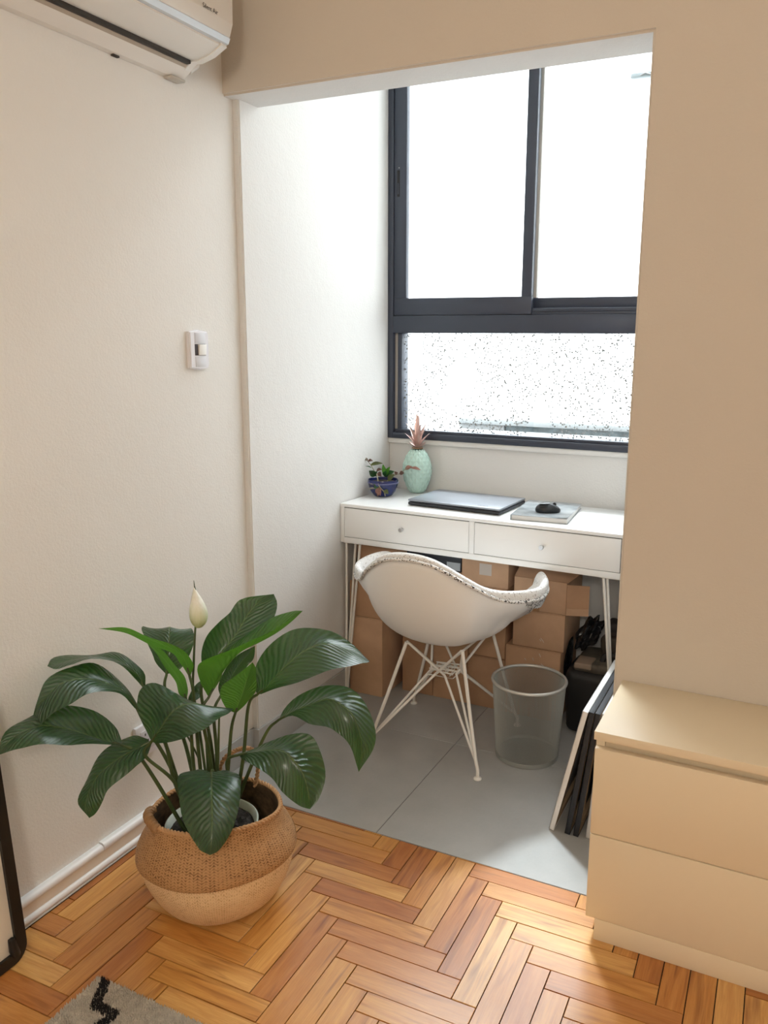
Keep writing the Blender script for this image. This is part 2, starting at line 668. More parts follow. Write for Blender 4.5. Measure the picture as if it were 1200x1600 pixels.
rest = None
count = 0
for kind, P, cx, cy in planks:
    Q = P
    for nx, ny, d in ((-1, 0, -0.0195), (0, 1, TH_Y), (1, 0, ROOM_X), (0, -1, -ROOM_Y)):
        Q = clip(Q, nx, ny, d)
        if len(Q) < 3:
            break
    if len(Q) < 3:
        continue
    area = 0.5 * abs(sum(Q[k][0] * Q[(k + 1) % len(Q)][1] - Q[(k + 1) % len(Q)][0] * Q[k][1] for k in range(len(Q))))
    if area < 2e-5:
        continue
    whole = abs(area - 5 * GW * GW) < 1e-6
    ang = GT if kind == 0 else GT + math.pi / 2
    dz = random.uniform(-0.0005, 0.0003)
    if in_view(cx, cy) and count < 290:
        count += 1
        if whole:
            o = link_obj('plank', full_me, floor)
        else:
            ca, sa = math.cos(-ang), math.sin(-ang)
            L = [((x - cx) * ca - (y - cy) * sa, (x - cx) * sa + (y - cy) * ca) for x, y in Q]
            mx = sum(p[0] for p in L) / len(L)
            my = sum(p[1] for p in L) / len(L)
            L = [(mx + (x - mx) * (1 - GAP / max(abs(x - mx), 0.004)), my + (y - my) * (1 - GAP / max(abs(y - my), 0.004))) for x, y in L]
            o = obj('plank', plank_bm(L), M_WOOD, floor, smooth=False)
        o.location = (cx, cy, dz)
        o.rotation_euler = (0, 0, ang)
    else:
        if rest is None:
            rest = bmesh.new()
        mx = sum(p[0] for p in Q) / len(Q)
        my = sum(p[1] for p in Q) / len(Q)
        plank_bm([(mx + (x - mx) * 0.985, my + (y - my) * 0.985) for x, y in Q], rest, dz)
if rest is not None:
    obj('plank', rest, M_WOOD, floor, smooth=False, kind='stuff')

# ---------------------------------------------------------------- tiled alcove floor
falc = struct('floor_alcove', box((0.0, TH_Y, -0.06), (XR, WY + 0.14, -0.0025)), M_GROUT)
xs = [0.0, 0.5705, XR + 0.02]
ys = [TH_Y + 0.0015, 0.409, 0.984]
for a, b_ in zip(xs, xs[1:]):
    for c_, d in zip(ys, ys[1:]):
        x1 = min(b_, ROOM_X if d < 0 else (XR + 0.0))
        if a >= x1 - 0.01:
            continue
        g = 0.0011
        obj('tile', box((a + g, c_ + g, -0.008), (x1 - g, d - g, 0.0), 0.0009, 1), M_TILE, falc, smooth=False)

# ---------------------------------------------------------------- skirtings
base = struct('baseboard_left', box((0.0, ROOM_Y, 0.0), (0.0125, -0.159, 0.066), 0.002), M_TRIM_CREAM)


def bead(y0, y1, z0, z1, depth):
    poly = [(0.0, z0)]
    for k in range(9):
        a = -math.pi / 2 + math.pi * k / 8
        poly.append((depth * 0.45 + depth * 0.55 * math.cos(a), (z0 + z1) / 2 + (z1 - z0) / 2 * math.sin(a)))
    poly.append((0.0, z1))
    return prism(poly, y0, y1, axis='y')


obj('lower_bead', bead(ROOM_Y, -0.1595, 0.0035, 0.0235, 0.021), M_WHITE_TRIM, base, label='white rounded bottom bead')
obj('floor_strip', box((0.0, ROOM_Y, 0.0), (0.0185, -0.1595, 0.0035), 0.0008), M_WHITE_TRIM, base)
obj('upper_bead', bead(ROOM_Y, -0.617, 0.0495, 0.0705, 0.019), M_WHITE_TRIM, base, label='white rounded top bead')
obj('upper_bead', bead(-0.6145, -0.1595, 0.0505, 0.0735, 0.020), M_WHITE_TRIM, base, label='white rounded top bead')
sk = struct('baseboard_alcove', box((0.0, -0.157, 0.0), (0.0085, SY - 0.0005, 0.0975), 0.001), M_TILE)
obj('skirting_tile', box((0.0, SY - 0.008, 0.0), (AX + 0.0085, SY, 0.0975), 0.001), M_TILE, sk)
obj('skirting_tile', box((AX, SY + 0.0005, 0.0), (AX + 0.0085, 0.408, 0.0985), 0.001), M_TILE, sk)
obj('skirting_tile', box((AX, 0.41, 0.0), (AX + 0.0085, WY - 0.001, 0.0985), 0.001), M_TILE, sk)

# ---------------------------------------------------------------- window
FY0, FY1 = 0.962, 1.035
win = struct('window_1', box((AX + 0.0005, FY0, 0.9665), (0.0455, FY1, HEAD_Z), 0.0015), M_ALU)


def wpart(name, boxes, mat, bev=0.0015, label=None):
    b_ = None
    for lo, hi in boxes:
        b_ = box(lo, hi, bev, bm=b_)
    return obj(name, b_, mat, win, label=label)


wpart('frame_head', [((AX + 0.0005, FY0, HEAD_Z - 0.04), (XR, FY1, HEAD_Z))], M_ALU)
wpart('frame_jamb', [((XR - 0.024, FY0, 0.967), (XR, FY1, HEAD_Z - 0.04))], M_ALU)
wpart('transom', [((0.0455, FY0, 1.3845), (XR - 0.024, FY1, 1.4505)), ((0.0455, FY0 + 0.012, 1.4505), (XR - 0.024, FY1, 1.462))], M_ALU)
wpart('sash_rail', [((0.048, FY0 + 0.003, 1.4525), (0.6105, FY0 + 0.030, 1.517))], M_ALU)
wpart('sash_stile', [((0.048, FY0 + 0.0035, 1.517), (0.1000, FY0 + 0.0295, HEAD_Z - 0.04))], M_ALU)
wpart('sash_stile', [((0.571, FY0 + 0.0035, 1.517), (0.6095, FY0 + 0.0295, HEAD_Z - 0.04))], M_ALU)
wpart('sash_rail', [((0.577, FY0 + 0.040, 1.476), (XR - 0.024, FY0 + 0.066, 1.513))], M_ALU)
wpart('sash_stile', [((0.577, FY0 + 0.040, 1.513), (0.6170, FY0 + 0.066, HEAD_Z - 0.04))], M_ALU_LIGHT, label='pale edge of rear sash')
wpart('track', [((0.6105, FY0 + 0.010, 1.462), (XR - 0.024, FY0 + 0.014, 1.4745)), ((0.6105, FY0 + 0.034, 1.462), (XR - 0.024, FY0 + 0.037, 1.4765))], M_ALU)
wpart('pane', [((0.098, FY0 + 0.014, 1.515), (0.573, FY0 + 0.018, HEAD_Z - 0.04))], M_GLASS, 0.0)
wpart('pane', [((0.616, FY0 + 0.051, 1.511), (XR - 0.024, FY0 + 0.055, HEAD_Z - 0.04))], M_GLASS, 0.0)
wpart('frame_jamb', [((0.0455, FY0 + 0.020, 1.002), (0.0600, FY1, 1.3845))], M_ALU_LIGHT, label='light grey glazing bead')
wpart('frame_jamb', [((0.0600, FY0 + 0.014, 1.002), (0.0785, FY1, 1.3845))], M_ALU)
wpart('frame_sill', [((0.0455, FY0, 0.9665), (XR - 0.024, FY1, 0.9905)), ((0.0520, FY0 + 0.008, 0.9905), (XR - 0.024, FY1, 1.0030))], M_ALU)
wpart('pane', [((0.077, FY0 + 0.036, 1.001), (XR - 0.024, FY0 + 0.040, 1.386))], M_GLASS_DIRTY, 0.0, label='lower pane with dried droplet marks')
latch = wpart('latch', [((0.0590, FY0 + 0.0022, 1.896), (0.0705, FY0 + 0.005, 1.992))], M_BLACK_RUBBER, 0.0015, label='dark recessed sash latch')
bs = box((0.0625, FY0 + 0.0005, 1.905), (0.0675, FY0 + 0.004, 1.945), 0.001)
obj('latch_lever', bs, M_ALU, latch)
wpart('screw', [((0.066, FY0 + 0.001, 1.9985), (0.0705, FY0 + 0.0045, 2.002))], M_CHROME, 0.0008)
struct('trim_1', box((AX, FY0 + 0.004, 0.9455), (XR, WY + 0.01, 0.9665), 0.004), M_ALCOVE)

# ---------------------------------------------------------------- air conditioner on the left wall
AY1, AY0 = -0.188, -0.985
ac = thing('air_conditioner', 'white wall-mounted split air conditioner in the corner above the left wall', 'air conditioner', (0, AY1, 2.0))
M_AC = simple('air_conditioner_plastic', (0.83, 0.80, 0.755), 0.35)
M_AC_FLAP = simple('air_conditioner_flap', (0.84, 0.83, 0.80), 0.3)
M_AC_LINE = simple('silver_strip', (0.62, 0.66, 0.70), 0.25, 0.3)
body = [(0.001, 2.002), (0.018, 2.0035), (0.045, 2.020), (0.056, 2.030), (0.058, 2.055), (0.160, 2.062), (0.164, 2.090), (0.164, 2.286), (0.001, 2.286)]
b = prism(body, AY0, AY1, axis='y')
obj('body', b, M_AC, ac, world=True, auto=25)
# rounded end cap on the right
capb = None
for k in range(4):
    s = 1 - 0.012 * k * k
    capb = prism([(0.001 + (x - 0.001) * (1 - 0.02 * k * k), z + (0.004 * k if z < 2.1 else 0)) for x, z in body], AY1 + 0.003 * k, AY1 + 0.003 * (k + 1), axis='y', bm=capb)
obj('end_cap', capb, M_AC, ac, world=True)
obj('front_panel', prism([(0.165, 2.078), (0.176, 2.082), (0.186, 2.11), (0.188, 2.20), (0.178, 2.285), (0.165, 2.288)], AY0, AY1, 0.0012, axis='y'), M_AC, ac, world=True)
obj('silver_strip', prism([(0.160, 2.066), (0.170, 2.068), (0.176, 2.0805), (0.165, 2.078)], AY0, AY1 + 0.001, axis='y'), M_AC_LINE, ac, world=True, label='silver line under front panel')
obj('outlet_slot', box((0.056, AY0 + 0.03, 2.030), (0.0685, AY1 - 0.022, 2.048), 0.0005), M_DARKGAP, ac, world=True, label='black air slot')
obj('flap', prism([(0.0690, 2.0385), (0.085, 2.0365), (0.125, 2.045), (0.160, 2.062), (0.158, 2.066), (0.12, 2.052), (0.0690, 2.043)], AY0 + 0.03, AY1 - 0.020, axis='y'), M_AC_FLAP, ac, world=True)
obj('outlet_lip', prism([(0.0495, 2.0235), (0.0565, 2.0285), (0.0565, 2.035), (0.0495, 2.028)], AY0 + 0.03, AY1 - 0.022, axis='y'), simple('taupe_lip', (0.45, 0.38, 0.31), 0.5), ac, world=True)
obj('side_frame', prism([(0.046, 2.020), (0.060, 2.0295), (0.070, 2.0355), (0.086, 2.0335), (0.127, 2.043), (0.165, 2.061), (0.163, 2.070), (0.05, 2.04)], AY1 - 0.020, AY1 + 0.0005, axis='y'), M_AC_FLAP, ac, world=True)
obj('clip_notch', box((0.001, -0.412, 1.9985), (0.010, -0.392, 2.0035), 0.001), M_DARKGAP, ac, world=True, label='small dark clip on lower edge')
obj('drain_cover', box((0.001, AY1 - 0.05, 1.9965), (0.030, AY1 + 0.002, 2.0035), 0.003), simple('grey_cover', (0.55, 0.51, 0.45), 0.5), ac, world=True)
lettering('lettering', 'Silent Air', 0.0145, simple('grey_print', (0.10, 0.09, 0.085), 0.5), ac, (0.1882, -0.302 - AY1, 2.112 - 2.0), (math.radians(90), 0, math.radians(90)))
# mounting pipe end visible right of the unit
obj('pipe_sleeve', tube([(0.03, AY1 + 0.010, 2.03), (0.03, AY1 + 0.040, 2.05), (0.03, AY1 + 0.055, 2.10)], 0.012, 10), M_AC, ac, world=True)

# ---------------------------------------------------------------- switch and outlet on the left wall
sw = thing('light_switch', 'white rectangular light switch plate alone on the left wall', 'light switch', (0, -0.158, 1.322))
SWY0, SWY1, SWZ0, SWZ1 = -0.1985, -0.116, 1.268, 1.3755
pb = prism([(SWY0 + 0.004, SWZ0 + 0.004), (SWY0 + 0.04, SWZ0 - 0.001), (SWY1 - 0.004, SWZ0 + 0.004), (SWY1, SWZ0 + 0.012), (SWY1, SWZ1 - 0.012), (SWY1 - 0.004, SWZ1 - 0.004), (SWY0 + 0.04, SWZ1 + 0.001), (SWY0 + 0.004, SWZ1 - 0.004)], 0.0, 0.0125, axis='x')
bmesh.ops.bevel(pb, geom=[e for e in pb.edges if all(abs(v.co.x - 0.0125) < 1e-5 for v in e.verts)], offset=0.003, segments=3, affect='EDGES')
M_SWITCH = simple('cool_white_plastic', (0.80, 0.79, 0.83), 0.35)
M_SWITCH_IN = simple('pale_grey_plastic', (0.66, 0.66, 0.70), 0.4)
obj('plate', pb, M_SWITCH, sw, world=True)
yc = (SWY0 + SWY1) / 2 + 0.004
for k, zc in enumerate((1.354, 1.322, 1.290)):
    if k == 1:
        obj('module_frame', box((0.0115, yc - 0.0225, zc - 0.0155), (0.0135, yc + 0.0225, zc + 0.0155), 0.0005), simple('dark_recess', (0.06, 0.05, 0.06), 0.6), sw, world=True)
        obj('rocker', prism([(0.0125, zc - 0.0145), (0.0165, zc - 0.0145), (0.0195, zc + 0.0145), (0.0125, zc + 0.0145)], yc - 0.010, yc + 0.020, 0.0012, axis='y'), M_PLASTIC_WHITE, sw, world=True)
    else:
        obj('blank_module', box((0.0115, yc - 0.0215, zc - 0.0145), (0.0138, yc + 0.0215, zc + 0.0145), 0.0006), M_SWITCH_IN, sw, world=True)
ol = thing('wall_outlet', 'white wall outlet low on the left wall, half hidden by the plant', 'outlet', (0, -0.43, 0.285))
obj('plate', box((0.0, -0.477, 0.235), (0.011, -0.392, 0.327), 0.003), M_SWITCH, ol, world=True)
obj('module', box((0.010, -0.461, 0.252), (0.0128, -0.408, 0.310), 0.001), M_SWITCH_IN, ol, world=True)
for dy, dz in ((-0.010, 0.012), (0.010, 0.012), (0.0, -0.008)):
    obj('socket_hole', box((0.0122, -0.4345 + dy - 0.002, 0.286 + dz - 0.0035), (0.0132, -0.4345 + dy + 0.002, 0.286 + dz + 0.0035), 0.0004), M_DARKGAP, ol, world=True)

# ================================================================ the plant in its basket
BX, BY = 0.345, -0.56


def weave_material(name, c0, c1, su, sv):
    t = NT(name)
    uv = t.coords('UV', (su, sv, 1))
    sep = t.add('ShaderNodeSeparateXYZ')
    t.link(uv, sep.inputs[0])
    u, v = sep.outputs[0], sep.outputs[1]
    # herringbone strands: alternating columns lean left and right
    col = t.math('FLOOR', u)
    par = t.math('MODULO', t.math('ABSOLUTE', col), 2.0)
    fu = t.math('FRACT', u)
    lean = t.math('MULTIPLY', t.math('SUBTRACT', fu, 0.5), t.math('SUBTRACT', t.math('MULTIPLY', par, 2.0), 1.0))
    s = t.math('SINE', t.math('MULTIPLY', t.math('ADD', v, lean), 2 * math.pi))
    edge = t.math('SINE', t.math('MULTIPLY', fu, math.pi))
    h = t.math('ADD', t.math('MULTIPLY', s, 0.5), t.math('MULTIPLY', edge, 0.7))
    n = t.noise(t.coords('Object'), 26, 4, 0.6)
    n2 = t.noise(t.coords('UV', (su * 0.5, sv * 1.2, 1)), 1.0, 2)
    hh = t.math('ADD', t.math('MULTIPLY', h, 0.40), t.math('ADD', t.math('MULTIPLY', n, 0.6), t.math('MULTIPLY', n2, 0.95)))
    t.set(Base_Color=t.ramp(hh, [(0.30, tuple(c * 0.42 for c in c0)), (0.55, c0), (1.0, c1)]), Roughness=0.62)
    t.bump(hh, 0.55, 0.0026)
    return t.mat


M_WEAVE_D = weave_material('dark_seagrass_weave', srgb(116, 76, 40)[:3], srgb(192, 146, 98)[:3], 128, 22)
M_WEAVE_L = weave_material('pale_seagrass_weave', srgb(206, 166, 118)[:3], srgb(240, 208, 164)[:3], 190, 40)
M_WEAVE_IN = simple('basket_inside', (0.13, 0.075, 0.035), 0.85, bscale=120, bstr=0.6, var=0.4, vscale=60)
M_ROPE = simple('seagrass_rope', (0.45, 0.25, 0.12), 0.7, bscale=150, bstr=0.5)


def uv_lathe(prof, segs, jit):
    bm = bmesh.new()
    uvl = bm.loops.layers.uv.new('UVMap')
    L = [0.0]
    for (r0, z0), (r1, z1) in zip(prof, prof[1:]):
        L.append(L[-1] + math.hypot(r1 - r0, z1 - z0))
    rings = []
    for r, z in prof:
        rings.append([bm.verts.new((jit(r, z, 2 * math.pi * k / segs)[0] * math.cos(2 * math.pi * k / segs), jit(r, z, 2 * math.pi * k / segs)[0] * math.sin(2 * math.pi * k / segs), jit(r, z, 2 * math.pi * k / segs)[1])) for k in range(segs)])
    for i in range(len(prof) - 1):
        for k in range(segs):
            j = (k + 1) % segs
            f = bm.faces.new((rings[i][k], rings[i][j], rings[i + 1][j], rings[i + 1][k]))
            for lp, (uu, vv) in zip(f.loops, ((k, i), (k + 1, i), (k + 1, i + 1), (k, i + 1))):
                lp[uvl].uv = (uu / segs, L[vv] / L[-1])
    return bm


def bjit(r, z, a):
    w = 1 + 0.012 * math.sin(2 * a + 0.6) + 0.008 * math.sin(5 * a + 1.0)
    lift = 0.0
    if z > 0.10:
        k = (z - 0.10) / 0.13
        # front-left of the rim sags, the back stands a little higher
        lift = k * (0.030 * max(0.0, math.cos(a - math.radians(305))) - 0.004 * max(0.0, math.cos(a - math.radians(125))))
    if 0.118 < z < 0.152:
        lift += 0.006 * math.cos(a - math.radians(20))
    return r * w, z + lift


bk = thing('woven_basket', 'two-tone woven seagrass belly basket standing on the parquet holding the potted plant', 'basket', (BX, BY, 0))
smooth_p = lambda P, n=5: [(max(p.x, 0.0), p.y) for p in catmull([(x, z, 0) for x, z in P], n)]
low = smooth_p([(0.004, 0.0015), (0.095, 0.0015), (0.119, 0.006), (0.142, 0.026), (0.162, 0.060), (0.176, 0.096), (0.181, 0.130), (0.181, 0.146)])
obj('lower_body', uv_lathe(low, 96, bjit), M_WEAVE_L, bk, label='paler lower half')
upp = smooth_p([(0.179, 0.1315), (0.1870, 0.1325), (0.1895, 0.140), (0.186, 0.158), (0.176, 0.180), (0.163, 0.200), (0.155, 0.226), (0.153, 0.232)])
obj('upper_body', uv_lathe(upp, 96, bjit), M_WEAVE_D, bk, label='darker folded upper half')
inn = smooth_p([(0.150, 0.230), (0.152, 0.215), (0.160, 0.185), (0.166, 0.150), (0.160, 0.10), (0.14, 0.05), (0.10, 0.008), (0.003, 0.006)])
obj('lining', uv_lathe(inn, 64, bjit), M_WEAVE_IN, bk, label='dark inside of basket')


def braid(pts, r, bm, turns=9.0, strands=2):
    P = catmull(pts, 10)
    for s in range(strands):
        Q = []
        for i, p in enumerate(P):
            d = (P[min(i + 1, len(P) - 1)] - P[max(i - 1, 0)]).normalized()
            x = d.cross(Vector((0.3, 0.2, 1))).normalized()
            y = d.cross(x)
            a = 2 * math.pi * (turns * i / (len(P) - 1) + s / strands)
            Q.append(p + (x * math.cos(a) + y * math.sin(a)) * r * 0.55)
        tube(Q, r * 0.62, 6, bm=bm)
    return bm


rimpts = []
for k in range(40):
    a = 2 * math.pi * k / 40
    r, z = bjit(0.152, 0.231, a)
    rimpts.append((r * math.cos(a), r * math.sin(a), z + 0.002))
obj('rim', braid(rimpts + rimpts[:1], 0.0052, bmesh.new(), 46, 2), simple('rim_straw', srgb(196, 150, 104)[:3], 0.65, bscale=200, bstr=0.4), bk)
hb = [(0.3596, -0.4274, 0.226), (0.3629, -0.4162, 0.2729), (0.3483, -0.4132, 0.315), (0.3286, -0.4216, 0.3225), (0.307, -0.4333, 0.3159), (0.2823, -0.4498, 0.2947), (0.264, -0.460, 0.24)]
obj('handle', braid([Vector(p) - Vector((BX, BY, 0)) for p in hb], 0.0058, bmesh.new(), 13), M_ROPE, bk)
hf = []
for k in range(9):
    a = math.radians(206 + 5.5 * k)
    r, z = bjit(0.1535, 0.228, a)
    up = 0.012 * math.sin(math.pi * k / 8) ** 0.6
    hf.append((r * 1.01 * math.cos(a), r * 1.01 * math.sin(a), z + up))
obj('handle', braid(hf, 0.0105, bmesh.new(), 6), M_WEAVE_D, bk)

# ---- peace lily
PX, PY = 0.334, -0.566
lily = thing('peace_lily', 'large green peace lily with one white flower potted inside the woven basket', 'potted plant', (PX, PY, 0.012))
M_POT = simple('pale_green_pot', (0.62, 0.66, 0.58), 0.4)
potp = [(0.0, 0.014), (0.078, 0.014), (0.082, 0.018), (0.104, 0.186), (0.110, 0.190), (0.1115, 0.199), (0.1085, 0.2015), (0.1055, 0.199), (0.100, 0.176), (0.0, 0.172)]
b = lathe(potp, 64)
b.transform(Matrix.Translation((PX, PY, 0)))
obj('pot', b, M_POT, lily, world=True)
b = bmesh.new()
soil_r = random.Random(3)
for i in range(11):
    ring = []
    for k in range(40):
        a = 2 * math.pi * k / 40
        r = 0.1025 * i / 10
        ring.append(b.verts.new((PX + r * math.cos(a), PY + r * math.sin(a), 0.180 + (soil_r.uniform(0, 0.012) if i < 10 else 0))))
    if i:
        for k in range(40):
            b.faces.new((prev_ring[k], prev_ring[(k + 1) % 40], ring[(k + 1) % 40], ring[k]))
    prev_ring = ring
obj('soil', b, simple('dark_soil', (0.022, 0.016, 0.012), 0.95, bscale=90, bstr=0.9, bdist=0.006, var=0.6, vscale=80), lily, world=True)


def leaf_material(name, top_d, top_l, und_d, und_l, transl, freq=20.0):
    t = NT(name)
    uvn = t.add('ShaderNodeUVMap')
    sep = t.add('ShaderNodeSeparateXYZ')
    t.link(uvn.outputs[0], sep.inputs[0])
    u, v = sep.outputs[0], sep.outputs[1]
    au = t.math('ABSOLUTE', u)
    ph = t.math('SUBTRACT', t.math('MULTIPLY', v, freq), t.math('MULTIPLY', t.math('POWER', au, 0.75), 4.6))
    wob = t.math('MULTIPLY', t.noise(uvn.outputs[0], 4.0, 2), 0.7)
    s = t.math('SINE', t.math('MULTIPLY', t.math('ADD', ph, wob), 2 * math.pi))
    vein = t.math('POWER', t.math('ADD', t.math('MULTIPLY', s, 0.5), 0.5), 3.0)
    mid = t.math('SUBTRACT', 1.0, t.math('MULTIPLY', au, 26.0), clamp=True)
    n = t.noise(t.coords('Object'), 22, 3)
    topc = t.mix(n, top_d, top_l)
    topc = t.mix(t.math('MULTIPLY', t.math('POWER', vein, 2.0), 0.55), topc, tuple(min(1, c * 1.9) for c in top_l[:3]) + (1,))
    topc = t.mix(t.math('MULTIPLY', mid, 0.75), topc, (0.20, 0.30, 0.10, 1))
    undc = t.mix(n, und_d, und_l)
    undc = t.mix(t.math('MULTIPLY', mid, 0.6), undc, (0.35, 0.50, 0.14, 1))
    geo = t.add('ShaderNodeNewGeometry')
    colr = t.mix(geo.outputs['Backfacing'], topc, undc)
    t.set(Base_Color=colr, Roughness=t.math('ADD', 0.30, t.math('MULTIPLY', geo.outputs['Backfacing'], 0.25)))
    t.bsdf.inputs['Specular IOR Level'].default_value = 0.6
    t.put(t.bsdf.inputs['Coat Weight'], t.math('MULTIPLY', t.math('SUBTRACT', 1.0, geo.outputs['Backfacing']), 0.7))
    t.bsdf.inputs['Coat Roughness'].default_value = 0.24
    t.bump(t.math('ADD', t.math('MULTIPLY', s, -0.5), t.math('MULTIPLY', mid, -1.0)), 0.9, 0.0022)
    tr = t.add('ShaderNodeBsdfTranslucent')
    t.put(tr.inputs[0], t.mix(0.5, und_l, (0.12, 0.34, 0.02, 1)))
    mx = t.add('ShaderNodeMixShader')
    mx.inputs[0].default_value = transl
    t.link(t.bsdf.outputs[0], mx.inputs[1])
    t.link(tr.outputs[0], mx.inputs[2])
    t.link(mx.outputs[0], t.out.inputs['Surface'])
    return t.mat


M_LEAF = leaf_material('peace_lily_leaf', (0.013, 0.046, 0.019, 1), (0.026, 0.078, 0.032, 1), (0.045, 0.13, 0.028, 1), (0.075, 0.19, 0.035, 1), 0.22)
M_LEAF_BRIGHT = leaf_material('bright_lily_leaf', (0.030, 0.12, 0.018, 1), (0.055, 0.18, 0.022, 1), (0.07, 0.22, 0.02, 1), (0.10, 0.29, 0.03, 1), 0.40)  # brighter, more translucent green for the leaves showing their undersides
M_STEM = simple('lily_stem', (0.055, 0.085, 0.025), 0.45, var=0.3, vscale=20)

